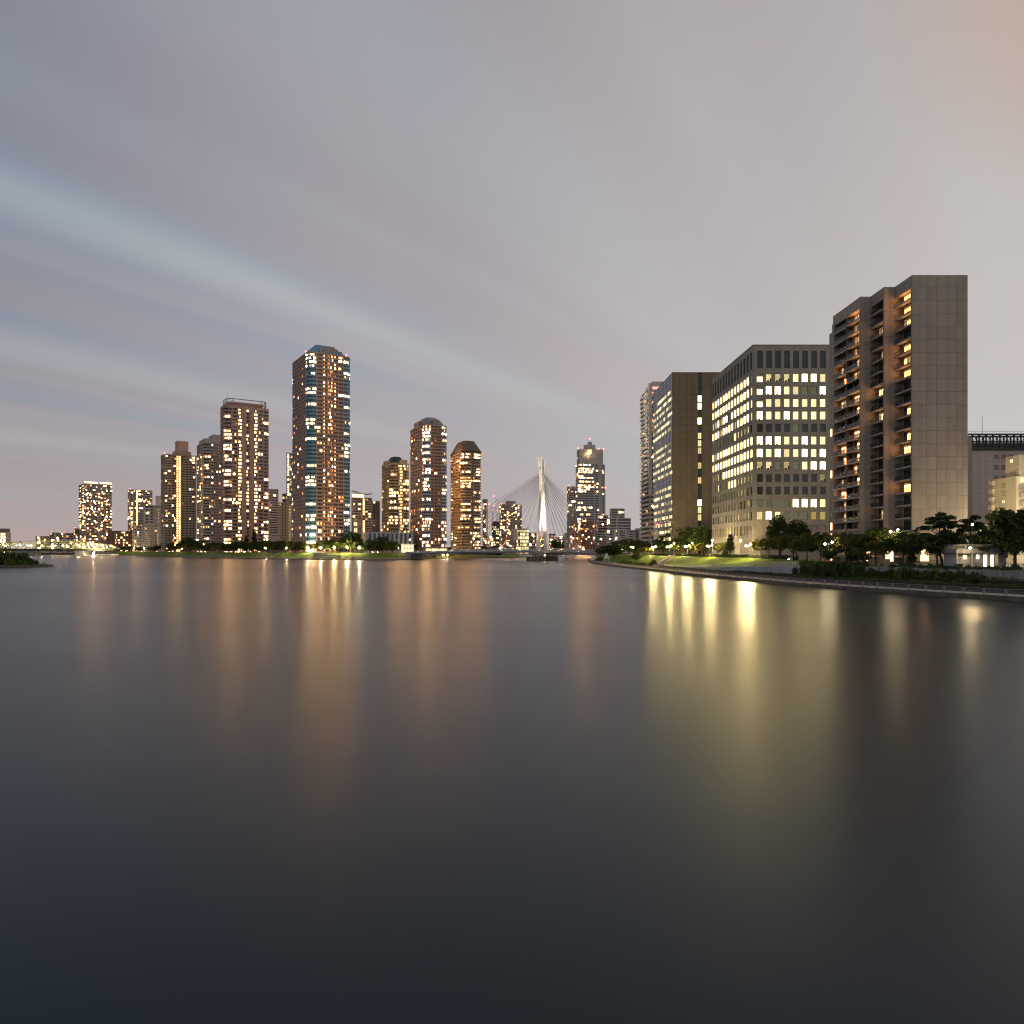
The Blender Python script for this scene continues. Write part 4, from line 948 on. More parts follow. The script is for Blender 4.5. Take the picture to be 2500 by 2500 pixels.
def win_mesh(ww, wh, code):
    b = MB(); b.fr((0, 0), (1, 0)); n0 = -.40; h = wh; f = .09
    M = {'L': OL, 'l': Ol, 'd': Od, 'k': GLASS, 'p': Op, 'y': Om, 'h': OL}[code]
    bot = -h; tp = -h * .38 if code == 'h' else 0
    b.quad(-ww / 2, ww / 2, n0, bot, tp, 0)
    if code == 'h': b.quad(-ww / 2, ww / 2, n0 + .004, tp, 0, 2)
    if code in 'pL': b.box(-ww * .32, ww * .12, n0 + .01, n0 + .05, bot + f, bot + h * (.22 if code == 'p' else .1), 1, 'ftlu')
    if code == 'p': b.box(ww * .2, ww * .44, n0 + .01, n0 + .06, bot + f, bot + h * .45, 1, 'ftlu')
    b.box(-ww / 2, -ww / 2 + f, n0, n0 + .1, bot, 0, 1, 'fu'); b.box(ww / 2 - f, ww / 2, n0, n0 + .1, bot, 0, 1, 'fl')
    b.box(-ww / 2 + f, ww / 2 - f, n0, n0 + .1, -f, 0, 1, 'fb'); b.box(-ww / 2 + f, ww / 2 - f, n0, n0 + .1, bot, bot + f, 1, 'ft')
    return b.mesh('window', [M, FR, GREYW])
wm_ = {}
def put_win(x, y, z, rz, ww, wh, code):
    if (ww, wh, code) not in wm_: wm_[(ww, wh, code)] = win_mesh(ww, wh, code)
    of.inst('window', wm_[(ww, wh, code)], (x, y, z), rz)
FRONT = ['hpppl LLl', 'hLLll ddL', 'hllll lll', 'Lll L llll', 'kkkkd kkk', 'LLLll Lll', 'LlLll LlL', 'ppdpd lLL', 'kkkkk kkp', 'kkkkk kkk', 'ddddL LLl', 'lLldd dyy']
SIDE = ['LLLLLLLLLLLLLd', 'LLLLLLLLLLLLLl', 'llLlLLdLLLLLLl', 'LLLlLLLLlLLLLl', 'ddddddddLppppk', 'LlLLLLLLLLLLLL', 'LLLLLLLLLLLLLL', 'ypldLLLLLLLLLL', 'ydldddLLLppppy', 'kkdddddddppykk', 'kkkdddddddkkpk', 'kdkppkpppppppk']
for i, (fr_, sd_) in enumerate(zip(FRONT, SIDE)):
    fr_ = (fr_.replace(' ', '') + 'dk')[:10]
    for j, ch in enumerate(fr_): put_win(ofx + xc[j], ofy, row_z[i], 0, WW, WH, ch)
    for j, ch in enumerate(sd_[::-1]): put_win(ofx, ofy + yc[j], row_z[i], -pi / 2, WWL, WH, ch)
def tall_mesh(ww, h):
    b = MB(); b.fr((0, 0), (1, 0)); b.quad(-ww / 2, ww / 2, -.40, -h, 0, 0); f = .09
    for k in range(4): z = -h * k / 3; b.box(-ww / 2 + f, ww / 2 - f, -.40, -.3, max(z - f, -h), min(z + f, 0), 1, 'ftb')
    b.box(-ww / 2, -ww / 2 + f, -.40, -.28, -h, 0, 1, 'fu'); b.box(ww / 2 - f, ww / 2, -.40, -.28, -h, 0, 1, 'fl')
    return b.mesh('tall_window', [TALLG, FR])
tm1, tm2 = tall_mesh(WW, tallH), tall_mesh(WWL, tallH)
for c_ in xc: of.inst('tall_window', tm1, (ofx + c_, ofy, top0))
for v in yc: of.inst('tall_window', tm2, (ofx, ofy + v, top0), -pi / 2)
def arc_mesh(ww, M):
    b = MB(); b.fr((0, 0), (1, 0)); b.quad(-ww / 2, ww / 2, -.42, -3.84, 0, 0); b.box(-ww / 2, -ww / 2 + .12, -.42, -.3, -3.84, 0, 1, 'fu'); return b.mesh('arcade_opening', [M, FR])
am1, am2, am3 = arc_mesh(WW, PANEL), arc_mesh(WWL, glow('arcade_glow', (1.0, .72, .33), .45)), arc_mesh(WWL, PANEL)
for c_ in xc: of.inst('arcade_opening', am1, (ofx + c_, ofy, arcz))
for j, v in enumerate(yc): of.inst('arcade_opening', am2 if j in (4, 5, 6, 8, 11, 12) else am3, (ofx, ofy + v, arcz), -pi / 2)

# ------------------------------------------------------------------ right bank: the brown slab with the glass side
SLABT = tiled('dark_stone_tile', (.135, .105, .072), .9, .6, .75); SLABM = PANEL
BRN = mat('brown_panel', (.215, .165, .105), .8, .13, .3, bump=.1, streak=True, orand=.12)
sy, sx = 450.0, X(1641.5, 450); sz1 = Z(909.4, 450); sw = X(1757.5, 450) - sx + 6; sl = sx * FPX / 345.2 - sy
bs = Thing('office_tower', (sx, sy, 6), 'brown panelled office slab with one vertical window slot and a glass side', 'building')
slo, shi = X(1704.4, sy) - sx, X(1713.2, sy) - sx
b = MB(); blk(b, sx + .3, sx + slo, sy + .3, sy + sl, 4, sz1 - .3); blk(b, sx + shi, sx + sw, sy + .3, sy + sl, 4, sz1 - .3); blk(b, sx + slo - .05, sx + shi + .05, sy + 1.2, sy + sl, 4, sz1 - .5)
bs.part(b, 'core', [JOINT])
pitch = 58.5 / 3.715 / FPX * sy; FHB = 67.5 / 3.715 / FPX * sy; nr = int((sz1 - 4) / FHB) + 1
def panel_b(w, h, g=.045):
    bb_ = MB(); bb_.fr((0, 0), (1, 0)); bb_.box(g, w - g, -.22, .0, g, h - g, 0, 'ftblu'); return bb_.mesh('panel', [BRN])
e = [0, slo / 4, slo / 2, slo * .75, slo]; e2 = [shi, shi + (sw - shi) / 3, shi + (sw - shi) * 2 / 3, sw]
pms = {}
for k in range(nr):
    for E in (e, e2):
        for a, b_ in zip(E, E[1:]):
            w = round(b_ - a, 3)
            if w not in pms: pms[w] = panel_b(w, FHB)
            bs.inst('panel', pms[w], (sx + a, sy, sz1 - (k + 1) * FHB))
def slot_mesh(on):
    w = shi - slo; b = MB(); b.fr((0, 0), (1, 0)); b.quad(.1, w - .1, -.9, .5, FHB - .35, 0); b.box(0, w, -1.1, -.75, -.35, .5, 1, 'ftb')
    b.box(0, .12, -.95, -.7, .5, FHB - .35, 1, 'fu'); b.box(w - .12, w, -.95, -.7, .5, FHB - .35, 1, 'fl'); b.box(w * .5 - .06, w * .5 + .06, -.9, -.8, .5, FHB - .35, 1, 'flu')
    return b.mesh('window', [OL if on == 2 else (Ol if on else GLASS), FRAMEM])
sms = [slot_mesh(0), slot_mesh(1), slot_mesh(2)]
for k in range(nr): bs.inst('window', sms[{3: 2, 4: 2, 6: 2, 8: 1, 9: 1, 10: 1, 12: 1, 14: 1, 17: 2, 18: 1, 19: 1}.get(k, 0)], (sx + slo, sy, sz1 - (k + 1) * FHB))
wl, pn = MB(), MB(); wl.fr((sx, sy + sl), (0, -1)); pn.fr((sx, sy + sl), (0, -1)); nc = 14; rg = random.Random(33)
for k in range(nr):
    z1_ = sz1 - k * FHB; z0_ = z1_ - FHB
    if k >= nr - 1: break
    for j in range(nc):
        a, b_ = sl * j / nc, sl * (j + 1) / nc
        base_p = .0 if k < 2 else (.92 if k not in (8, 14) else .12)
        on = rg.random() < base_p and not (j == nc - 1 and rg.random() < .5 or k == 2 and j < 3)
        pn.quad(a + .02, b_ - .02, -.01, z1_ - FHB * .14, z1_ - FHB * .02, 0); pn.quad(a + .02, b_ - .02, 0, z0_ + FHB * .44, z1_ - FHB * .14, (2 if rg.random() < .55 else 4) if on else 0)
        pn.quad(a + .02, b_ - .02, -.01, z0_ + FHB * .02, z0_ + FHB * .42, 0)
    wl.box(0, sl, -.1, .07, z0_ - .08, z0_ + .06, 0, 'ftb'); wl.box(0, sl, -.1, .04, z0_ + FHB * .40, z0_ + FHB * .43, 0, 'ftb')
for j in range(nc + 1): wl.box(sl * j / nc - .07, sl * j / nc + .07, -.1, .1, 4, sz1 - .02, 0, 'flu')
bs.part(wl, 'mullion', [FRAMEM]); bs.part(pn, 'curtain_wall_pane', [mat('curtain_glass', (.10, .125, .155), .08, 0, metal=.6), WARM, lit('office_row', (1.0, .74, .36), (1.0, .84, .5), .9, 2.4), ORNG, lit('office_row_dim', (.9, .7, .32), (.8, .72, .42), .25, .8), STAIR], stuff=True)
b = MB(); b.prism([(sx - .1, sy - .1), (sx + sw, sy - .1), (sx + sw, sy + sl), (sx - .1, sy + sl)], sz1 - .28, sz1 + .15); bs.part(b, 'coping', [FRAMEM])

# ------------------------------------------------------------------ right bank: balcony tower behind the slab
q = (X(1585.8, 560), 560.0); q4_ = (q, (q[0] + 26, 560.0), (q[0] + 26, 596.0), (q[0], 596.0))
bt = tower('apartment_tower', 'pale balcony tower with pinkish lit crown squeezed beside the glass side', 'tower', q4_, 6, Z(946, 560), 37, 'P.5 B4:.14 P.4 B4:.1 P.4 B4:.1', 'P.4 B4:.16o P.3 B4:.14 P.3 B4:.16o P.3 B4:.14 P.3 B4:.16', [GREYW, OFFW, GREYW], .15, seed=77, bdep=1.8, par=.42)
b = MB(); b.fr(q4_[3], (0, -1))
for i in range(37):
    z = 6 + (bt.z1 - 6) / 37 * i
    b.box(2, 17, -.1, 1.5, z - .25, z + 1.15); b.box(19, 34, -.1, 1.5, z - .25, z + 1.15)
bt.part(b, 'balcony_front', [OFFW], stuff=True)
b = MB(); b.fr(q4_[0], (1, 0)); b.box(-.6, 1.6, -1.2, .4, 50, bt.z1 + 3.2); bt.part(b, 'corner_fin', [OFFW])
b = MB(); b.prism([(q[0] + 2, 562), (q[0] + 24, 562), (q[0] + 24, 590), (q[0] + 2, 590)], bt.z1, bt.z1 + 5); bt.part(b, 'plant_room', [OFFW])
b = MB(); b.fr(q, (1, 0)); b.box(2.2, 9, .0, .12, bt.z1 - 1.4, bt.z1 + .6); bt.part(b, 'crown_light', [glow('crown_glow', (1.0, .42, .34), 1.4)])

# ------------------------------------------------------------------ far right: the block with the lattice roof, and the lit stepped block
B5Y = 262.0; bx0, bx1 = X(2371, B5Y), X(2560, B5Y); bz = Z(1095.5, B5Y)
lb = Thing('office_block', (bx0, B5Y, 5.5), 'rosy grey panelled block carrying a black steel lattice on its roof', 'building')
b = MB(); blk(b, bx0, bx1, B5Y + .1, B5Y + 30, 4, bz); blk(b, X(2355, B5Y), bx0 - .02, B5Y - .6, B5Y + 8, 4, Z(1067, B5Y)); lb.part(b, 'wall', [PANEL])
pw, ph = 112 / 6.44 / FPX * B5Y, 167 / 6.44 / FPX * B5Y; p5 = MB(); p5.fr((0, 0), (1, 0)); p5.box(.04, pw - .04, -.05, 0.06, .04, ph - .04, 0, 'ftblu'); p5 = p5.mesh('panel', [mat('rosy_panel', (.52, .45, .41), .85, .12, .3, streak=True)])
jb = MB(); jb.fr((bx0, B5Y + .1), (1, 0)); jb.quad(0, bx1 - bx0, .012, 4, bz); lb.part(jb, 'joint_backing', [JOINT])
for i in range(10):
    for j in range(9):
        z = bz - .8 - (i + 1) * ph
        if z > 3 and not (j in (3, 4, 5) and i in (0, 1, 2)): lb.inst('panel', p5, (bx0 + j * pw, B5Y + .1, z))
wm5 = {}
for i in range(3):
    for j in range(3):
        c_ = X(2320 + (690 + 114 * j + 36) / 6.44, B5Y); zz = Z(1020 + (575 + 166 * i) / 6.44, B5Y); code = 'l' if i == 2 else 'k'
        if code not in wm5: wm5[code] = win_mesh(1.75, 1.75, code)
        lb.inst('window', wm5[code], (c_, B5Y + .3, zz))
        u0, u1 = bx0 + (3 + j) * pw + .04, bx0 + (4 + j) * pw - .04
b = MB(); b.fr((bx0, B5Y + .1), (1, 0))
for i in range(3):                                     # wall round the openings
    zt_ = bz - .8 - i * ph - .04; zb_ = zt_ - ph + .08; zz = Z(1020 + (575 + 166 * i) / 6.44, B5Y)
    for j in range(3):
        c_ = X(2320 + (690 + 114 * j + 36) / 6.44, B5Y) - bx0; u0, u1 = 3 * pw + j * pw + .04, 4 * pw + j * pw - .04
        b.box(u0, u1, -.05, .058, zz, zt_, 0, 'ftblu'); b.box(u0, u1, -.05, .058, zb_, zz - 1.75, 0, 'ftblu')
        b.box(u0, max(u0 + .02, c_ - .875), -.05, .058, zz - 1.75, zz, 0, 'flu'); b.box(min(u1 - .02, c_ + .875), u1, -.05, .058, zz - 1.75, zz, 0, 'flu')
lb.part(b, 'window_surround', [MATS['rosy_panel']])
b = MB(); tz = [Z(1095, B5Y), Z(1079, B5Y), Z(1061, B5Y)]; L = bx1 - X(2362, B5Y); xa = X(2362, B5Y)
for yy in (B5Y - .4, B5Y + 5):
    for k, z in enumerate(tz): b.fr((xa, yy), (1, 0)); b.box(0 if k == 2 else 1.3, L, -.25, .25, z - .28, z + .28)
    n = 11
    for k in range(n + 1):
        u = 1.4 + (L - 1.6) * k / n; b.fr((xa, yy), (1, 0)); b.box(u - .2, u + .2, -.2, .2, tz[0], tz[2])
        if k < n and yy < B5Y:
            u2 = 1.4 + (L - 1.6) * (k + 1) / n
            for (z0, z1) in ((tz[0], tz[1]), (tz[1], tz[2])):
                b.tube((xa + u, yy, z0), (xa + u2, yy, z1), .09, k=4); b.tube((xa + u, yy, z1), (xa + u2, yy, z0), .09, k=4)
lb.part(b, 'roof_lattice', [DARKST])
b = MB(); blk(b, bx0 + .5, bx1, B5Y + 1.5, B5Y + 28, bz, tz[1] - .4); lb.part(b, 'plant_room', [CHAR])
b = MB()
for k in range(24): b.tube((xa + L * k / 23, B5Y - .4, tz[2]), (xa + L * k / 23, B5Y - .4, tz[2] + 1.1), .04, k=4)
b.tube((xa, B5Y - .4, tz[2] + 1.1), (xa + L, B5Y - .4, tz[2] + 1.1), .05, k=4); lb.part(b, 'roof_railing', [DARKST])
b = MB(); ax = X(2424.5, B5Y); b.tube((ax, B5Y + 6, tz[2] - 3), (ax, B5Y + 6, Z(1008, B5Y)), .10, .05, 5); lb.part(b, 'mast', [DARKST])
# lit stepped block
CREAM = mat('cream_render', (.62, .54, .40), .85, .14, .3, bump=.1, streak=True)
sb = Thing('apartment_block', (136.3, 200, 5.5), 'cream stepped block washed in warm light with lit corridors, at the right frame edge', 'building')
b = MB(); blk(b, 136.3, 160, 200.0, 210.3, 4, Z(1165, 200)); blk(b, 137.2, 162, 196.5 + 3.6, 205.6, Z(1165, 200) - .02, Z(1165, 200) + 6.1)
for k in range(5): z = Z(1175 + 19.6 * k, 210.3); blk(b, 135.4, 136.31, 208.6, 210.2, z - 1.25, z)
sb.part(b, 'wall', [CREAM])
b = MB(); blk(b, 136.2, 160, 199.9, 210.4, Z(1165, 200), Z(1165, 200) + .3); sb.part(b, 'coping', [CREAM])
def small_win(x, y, z, code):
    ob = MB(); ob.fr((x, y), (0, -1)); ob.quad(-.62, .62, .02, z - 1.0, z, 0)
    for (u0, u1, z0, z1) in ((-.70, -.62, z - 1.08, z + .08), (.62, .70, z - 1.08, z + .08), (-.62, .62, z, z + .08), (-.62, .62, z - 1.08, z - 1.0), (-.03, .03, z - 1, z)): ob.box(u0, u1, 0, .1, z0, z1, 1)
    sb.part(ob, 'window', [{'L': Ol, 'k': GLASS, 'd': Om}[code], FR])
for k, code in enumerate('ddLd'): small_win(136.3, 205.0, Z(1020 + (1035 + 128 * k) / 6.44, 205.0), code)
small_win(137.2, 203.0, Z(1121, 203), 'L')
for k in range(4):
    z = Z(1020 + (985 + 128 * k) / 6.44, 200) ; b = MB(); b.fr((137.0, 199.98), (1, 0)); b.box(0, 22, 0, 1.3, z - 2.2, z - 1.2, 0); b.box(0, 22, 0, 1.3, z - 2.4, z - 2.21, 0); o = sb.part(b, 'corridor', [GREYW])
    b = MB(); b.fr((137.0, 199.98), (1, 0)); b.box(.5, 6, .25, .5, z + .05, z + .16, 0); sb.part(b, 'corridor_lamp', [glow('corridor_tube', (1.0, .80, .45), 14)], parent=o)
# ------------------------------------------------------------------ cable stayed bridge
WHITE_P = mat('white_paint', (.78, .75, .70), .5, .05, .1); GIRD = mat('girder_grey_blue', (.52, .54, .57), .5, .12, .2)
ROAD = mat('asphalt', (.05, .05, .05), .9, .2)
BA, BB = (X(1018, 690), 690.0), (X(1500, 590), 590.0); BL = math.dist(BA, BB); BD = ((BB[0] - BA[0]) / BL, (BB[1] - BA[1]) / BL); BN = (BD[1], -BD[0])   # BN points to the camera side
def bp(s, w): return (BA[0] + BD[0] * s + BN[0] * w, BA[1] + BD[1] * s + BN[1] * w)
SP = min((abs(bp(s, 7.5)[0] / bp(s, 7.5)[1] - (1313 - CXP) / FPX), s) for s in [k * .5 for k in range(int(BL * 2))])[1]
def deck_z(s): w = (s - SP) / (SP if s < SP else BL - SP); return 9.3 - (1.7 if s < SP else 2.6) * w * w
cb_ = Thing('cable_stayed_bridge', (bp(SP, 0)[0], bp(SP, 0)[1], 0), 'cable stayed road bridge with one white split pylon and two fans of cables', 'bridge')
NS = 22
for k in range(NS):
    s0, s1 = BL * k / NS, BL * (k + 1) / NS; z0, z1 = deck_z(s0), deck_z(s1); b = MB(); w = 9.6
    P = lambda s, n, z: bp(s, n) + (z,)
    for (n0, n1, d0, d1, m) in ((-w, w, -.6, 0, 1), (-w + 2, w - 2, -2.6, -.6, 0)):
        a = [P(s0, n0, z0 + d0), P(s1, n0, z1 + d0), P(s1, n1, z1 + d0), P(s0, n1, z0 + d0), P(s0, n0, z0 + d1), P(s1, n0, z1 + d1), P(s1, n1, z1 + d1), P(s0, n1, z0 + d1)]
        i = len(b.v); b.v += a
        for f in ((0, 3, 2, 1), (4, 5, 6, 7), (3, 7, 6, 2), (0, 1, 5, 4)) + (((0, 4, 7, 3),) if k == 0 else ()) + (((1, 2, 6, 5),) if k == NS - 1 else ()): b.f.append(tuple(i + j for j in f)); b.m.append(m if f == (4, 5, 6, 7) else 0)
    for n in (-w, w):                                   # fascia panel, proud of the girder
        a = [P(s0 + .15, n, z0 - 1.5), P(s1 - .15, n, z1 - 1.5), P(s1 - .15, n, z1 + .05), P(s0 + .15, n, z0 + .05)]
        a2 = [(x + BN[0] * (.25 if n > 0 else -.25), y + BN[1] * (.25 if n > 0 else -.25), z) for x, y, z in a]; i = len(b.v); b.v += a + a2
        for f in ((4, 5, 6, 7), (0, 4, 7, 3), (1, 2, 6, 5), (3, 7, 6, 2), (0, 1, 5, 4)): b.f.append(tuple(i + j for j in f)); b.m.append(0)
    cb_.part(b, 'deck_girder', [GIRD, ROAD])
    b = MB()
    for n in (-w + .2, w - .2):
        for h in (.6, 1.15): b.tube(P(s0, n, z0 + h), P(s1, n, z1 + h), .06, k=4)
        for j in range(5): s = s0 + (s1 - s0) * j / 5; b.tube(P(s, n, z0), P(s, n, z0 + (z1 - z0) * j / 5 + 1.15), .05, k=4)
    cb_.part(b, 'railing', [WHITE_P])
    if k % 2 == 1:
        b = MB(); c = bp(s0, w + .28); b.fr(c, BD); b.box(-.6, .6, 0, .25, z0 - 1.7, z0 - .5); cb_.part(b, 'lit_bracket', [SAND])
        b = MB(); b.fr(c, BD); b.box(-.25, .25, .26, .36, z0 - .55, z0 - .35); cb_.part(b, 'underdeck_lamp', [glow('bracket_lamp', (1.0, .78, .45), 5)])
PY = bp(SP, 0)[1]; KW = 23.3 / (2 * 11.6 * abs(BN[0]) * FPX / PY)
ZT = lambda y: Z(1040 + y / 4.293, PY)
near = [(1305, -11.6, 3.3), (1150, -9.2, 3.2), (1000, -7.0, 3.0), (850, -4.6, 3.0), (760, -3.1, 3.0), (680, -2.2, 3.0), (600, -2.4, 2.9), (520, -3.1, 2.7), (455, -4.0, 2.4)]
near = [(a, w_ * KW, l_) for a, w_, l_ in near]
def leg(side, pts, dx=0.0, name='pylon_leg'):
    b = MB(); T = 1.9; ring = []
    for (y, wv, L) in pts:
        z = ZT(y) if y < 1300 else 5.0
        base = len(b.v)
        for (ds, dn) in ((-L / 2, -T / 2), (L / 2, -T / 2), (L / 2 * .72, T / 2), (-L / 2 * .72, T / 2)):
            b.v.append(bp(SP + ds + dx, (-wv) * side + dn * side) + (z,))
        ring.append(base)
    for a, c in zip(ring, ring[1:]):
        for j in range(4):
            j2 = (j + 1) % 4; f = (a + j, a + j2, c + j2, c + j); b.f.append(f if side > 0 else f[::-1]); b.m.append(0)
    a, c = ring[0], ring[-1]; b.f += [(a + 3, a + 2, a + 1, a), (c, c + 1, c + 2, c + 3)]; b.m += [0, 0]
    return cb_.part(b, name, [WHITE_P])
leg(1, near); leg(-1, near)
def prong(side, p0, p1, L0, L1, L2, name):
    b = MB(); ring = []; T = 1.3
    for (y, wv, L, off) in ((p0[0], p0[1], L0, 0), ((p0[0] + 2 * p1[0]) / 3 + 25, (p0[1] + p1[1]) / 2, L1, -.3), (p1[0], p1[1], L2, -.6)):
        z = ZT(y); base = len(b.v)
        for (ds, dn) in ((-L / 2 + off, -T / 2), (L / 2 + off, -T / 2), (L / 2 + off, T / 2), (-L / 2 + off, T / 2)): b.v.append(bp(SP + ds, (-wv) * side + dn * side) + (z,))
        ring.append(base)
    for a, c in zip(ring, ring[1:]):
        for j in range(4):
            j2 = (j + 1) % 4; f = (a + j, a + j2, c + j2, c + j); b.f.append(f if side > 0 else f[::-1]); b.m.append(0)
    a, c = ring[0], ring[-1]; b.f += [(a + 3, a + 2, a + 1, a), (c, c + 1, c + 2, c + 3)]; b.m += [0, 0]
    cb_.part(b, name, [WHITE_P])
prong(1, (450, -4.0 * KW), (325, -5.6 * KW), 2.9, 3.8, 4.8, 'pylon_horn'); prong(-1, (455, -4.0 * KW), (352, -5.6 * KW), 1.6, 1.7, 2.8, 'pylon_horn')
b = MB(); c = bp(SP, 0); b.fr(c, BD)
for z0, z1 in ((ZT(720), ZT(640)), (ZT(600), ZT(580)), (ZT(530), ZT(516))): b.box(-1.0, 1.0, -1.6, 1.6, z0, z1)
cb_.part(b, 'pylon_cross_beam', [WHITE_P])
CAB = mat('cable_dark', (.05, .05, .052), .5, 0)
for side in (1, -1):
    for dr in (-1, 1):
        for k in range(12):
            u = (k + 1) / 12; s = SP + dr * (10 + (SP - 12 if dr < 0 else BL - SP - 8 + 6) * u * .97 - 4)
            zt_ = ZT(640 - 150 * u); sd_ = max(0.0, min(BL, s)); zd = deck_z(sd_)
            b = MB(); p1 = bp(SP + dr * .6, side * (1.6 + .3 * u)); p2 = bp(s, side * 8.8)
            b.tube(p1 + (zt_,), p2 + (zd,), .13, k=5, cap=False); cb_.part(b, 'cable', [CAB])
b = MB(); b.fr(bp(SP, 0), BD); b.box(-8.5, 10, -11, 12, -3, 3.6); cb_.part(b, 'pier', [QUAY])
b = MB(); b.fr(bp(SP, 0), BD); b.box(-3, 3.5, -9, 11, 3.6, 6.8); b.box(6.5, 9.5, -9, 11.5, 3.6, 4.4); cb_.part(b, 'pier_head', [CONC])
b = MB(); b.fr(bp(SP, 0), BD)
for u in (-8, -4.6, -1.2, 2.2, 5.6, 9.4): b.box(u, u + .5, 12.01, 12.3, -1, 3.3)
cb_.part(b, 'pier_fender', [TAUPE])
b = MB(); c = bp(SP + 9, 11.7); b.ball((c[0], c[1], 4.9), .4, k=6, rings=4); cb_.part(b, 'pier_lamp', [glow('pier_lamp', (1.0, .72, .34), 40)])
b = MB(); b.fr(bp(0, 0), BD); b.box(-6, -.05, -9.3, 9.3, 1.0, deck_z(0) - .1); cb_.part(b, 'abutment', [CONC])
# floodlights on the deck that wash the pylon
def spot(name, loc, target, energy, ang, col, par=None):
    l = bpy.data.lights.new(name, 'SPOT'); l.energy = energy; l.spot_size = radians(ang); l.spot_blend = .6; l.color = col; l.shadow_soft_size = .4
    o = bpy.data.objects.new(name, l); COL.objects.link(o); o.location = loc
    import mathutils
    o.rotation_euler = (mathutils.Vector(target) - mathutils.Vector(loc)).to_track_quat('-Z', 'Y').to_euler(); return o
def flood(x, y, z, target, energy, ang, col, label, group):
    th = Thing('floodlight', (x, y, z), label, 'floodlight', group)
    b = MB(); b.fr((x, y), (1, 0)); b.box(-.3, .3, -.3, .3, z - .1, z + .15); th.part(b, 'housing', [DARKST])
    spot('flood_beam', (x, y, z + .7), target, energy, ang, col)
for (ds, w, e, col) in ((-36, 9.4, 750000, (1, .88, .70)), (34, 9.4, 420000, (1, .80, .60)), (-34, -9.4, 170000, (1, .86, .7)), (34, -9.4, 170000, (1, .80, .62))):
    c = bp(SP + ds, w); tg = bp(SP, 3 if w > 0 else -3); flood(c[0], c[1], deck_z(SP + ds) + .3, tg + (54,), e * 1.0, 66, col, 'small floodlight at the bridge railing aimed at the white pylon', 'pylon floodlights')
# ------------------------------------------------------------------ lamps
LAMPN = glow('lamp_near', (1.0, .80, .48), 320.0)
def street_lamp(x, y, z, h, label, group, heads=1, r=.25, M=LAMP, arm=.0, ang=0.0, pole=.07, name='street_lamp'):
    th = Thing(name, (x, y, z), label, 'street lamp', group)
    b = MB(); b.tube((x, y, z - .3), (x, y, z + h - r * 1.4), pole, pole * .7, 6); th.part(b, 'post', [STEEL])
    for k in range(heads):
        s = 0 if heads == 1 and arm == 0 else (1 if k == 0 else -1)
        cx, cy, cz_ = x + s * arm * cos(ang), y + s * arm * sin(ang), z + h + (.0 if k == 0 else -.45)
        if s:
            b = MB(); b.tube((x, y, z + h - .75), (cx, cy, cz_ - r), .05, k=5); th.part(b, 'arm', [STEEL])
        b = MB(); b.ball((cx, cy, cz_), r, k=8, rings=6); th.part(b, 'lamp_head', [M], smooth=True)
        b = MB(); b.tube((cx, cy, cz_ + r * .9), (cx, cy, cz_ + r * 1.15), r * .5, r * .2, 8); th.part(b, 'cap', [STEEL])
    return th
# bridge deck lamps
for i, px in enumerate((1000, 1112, 1157, 1199, 1302, 1346, 1372, 1396, 1449, 1491, 1504)):
    side = -1 if i in (2, 5, 7, 10) else 1
    s = min((abs(bp(s, 9.2 * side)[0] / bp(s, 9.2 * side)[1] - (px - CXP) / FPX), s) for s in [k * 1.0 - 20 for k in range(int(BL) + 60)])[1]
    c = bp(s, 9.2 * side); z = deck_z(max(0, min(BL, s)))
    street_lamp(c[0], c[1], z, 11.0 if i != 5 else 8.6, 'tall lamp post on the cable stayed bridge deck', 'lamp posts on the cable stayed bridge', r=.26, M=LAMPS, pole=.12)
# mast with the red light
mx, my = X(1471.5, 610), 610.0
th = Thing('signal_mast', (mx, my, 5), 'thin mast with a red light right of the pylon cables', 'mast'); b = MB(); b.tube((mx, my, 4), (mx, my, Z(1282, my)), .14, .1, 6); th.part(b, 'post', [STEEL])
b = MB(); b.ball((mx, my, Z(1280, my)), .75, k=8, rings=6); th.part(b, 'red_lamp', [glow('red_lamp', (1.0, .13, .08), 30)])
# right bank lamp posts: (photo column of the post, metres inland, height, heads, which way the heads spread)
RL = [(1541, 30, 4.8, 1), (1546, 27, 4.6, 1), (1597, 25, 4.8, 2), (1634, 26, 5.0, 2), (1646, 36, 6.6, 1), (1678, 26, 5.0, 2), (1690, 36, 6.4, 1), (1733, 22.5, 5.4, 2), (1739, 23.5, 7.0, 1), (1808, 24, 6.4, 1), (1827, 22.5, 5.3, 2), (2023, 14.5, 6.0, 2)]
names = ['first lamp post behind the lit trees at the far lawn end', 'second lamp post beside the lit tree at the far lawn end', 'twin lamp post left of the lawn stairs, furthest along the bank', 'twin lamp post behind the lawn stairs', 'single lamp post behind the stairs lamp',
    'twin lamp post at the middle of the lawn hedge', 'single lamp post behind the middle of the lawn hedge', 'twin lamp post before the left end of the office block', 'taller single lamp post behind it at the office block end', 'small lamp on a pale post beside the brightest twin lamp', 'brightest twin lamp post under the office block corner', 'twin lamp post among the cherry trees before the office block']
for (px, off, h, hd), lab in zip(RL, names):
    x, y = bank_point(px, off); street_lamp(x, y, land_z(off, y), h, lab, 'lamp posts on the right bank', hd, (.18 if px in (1827, 1733) else .22), (LAMPN if px > 2000 else LAMP) if hd == 2 else LAMPF, .9 if hd == 2 else 0, radians(-10))
x, y = bank_point(2183, 17); street_lamp(x, y, 5.2, 8.6, 'tall lamp post with two arms lighting a green tree before the apartment slab', 'lamp posts on the right bank', 2, .2, LAMPN, 1.0, radians(10))
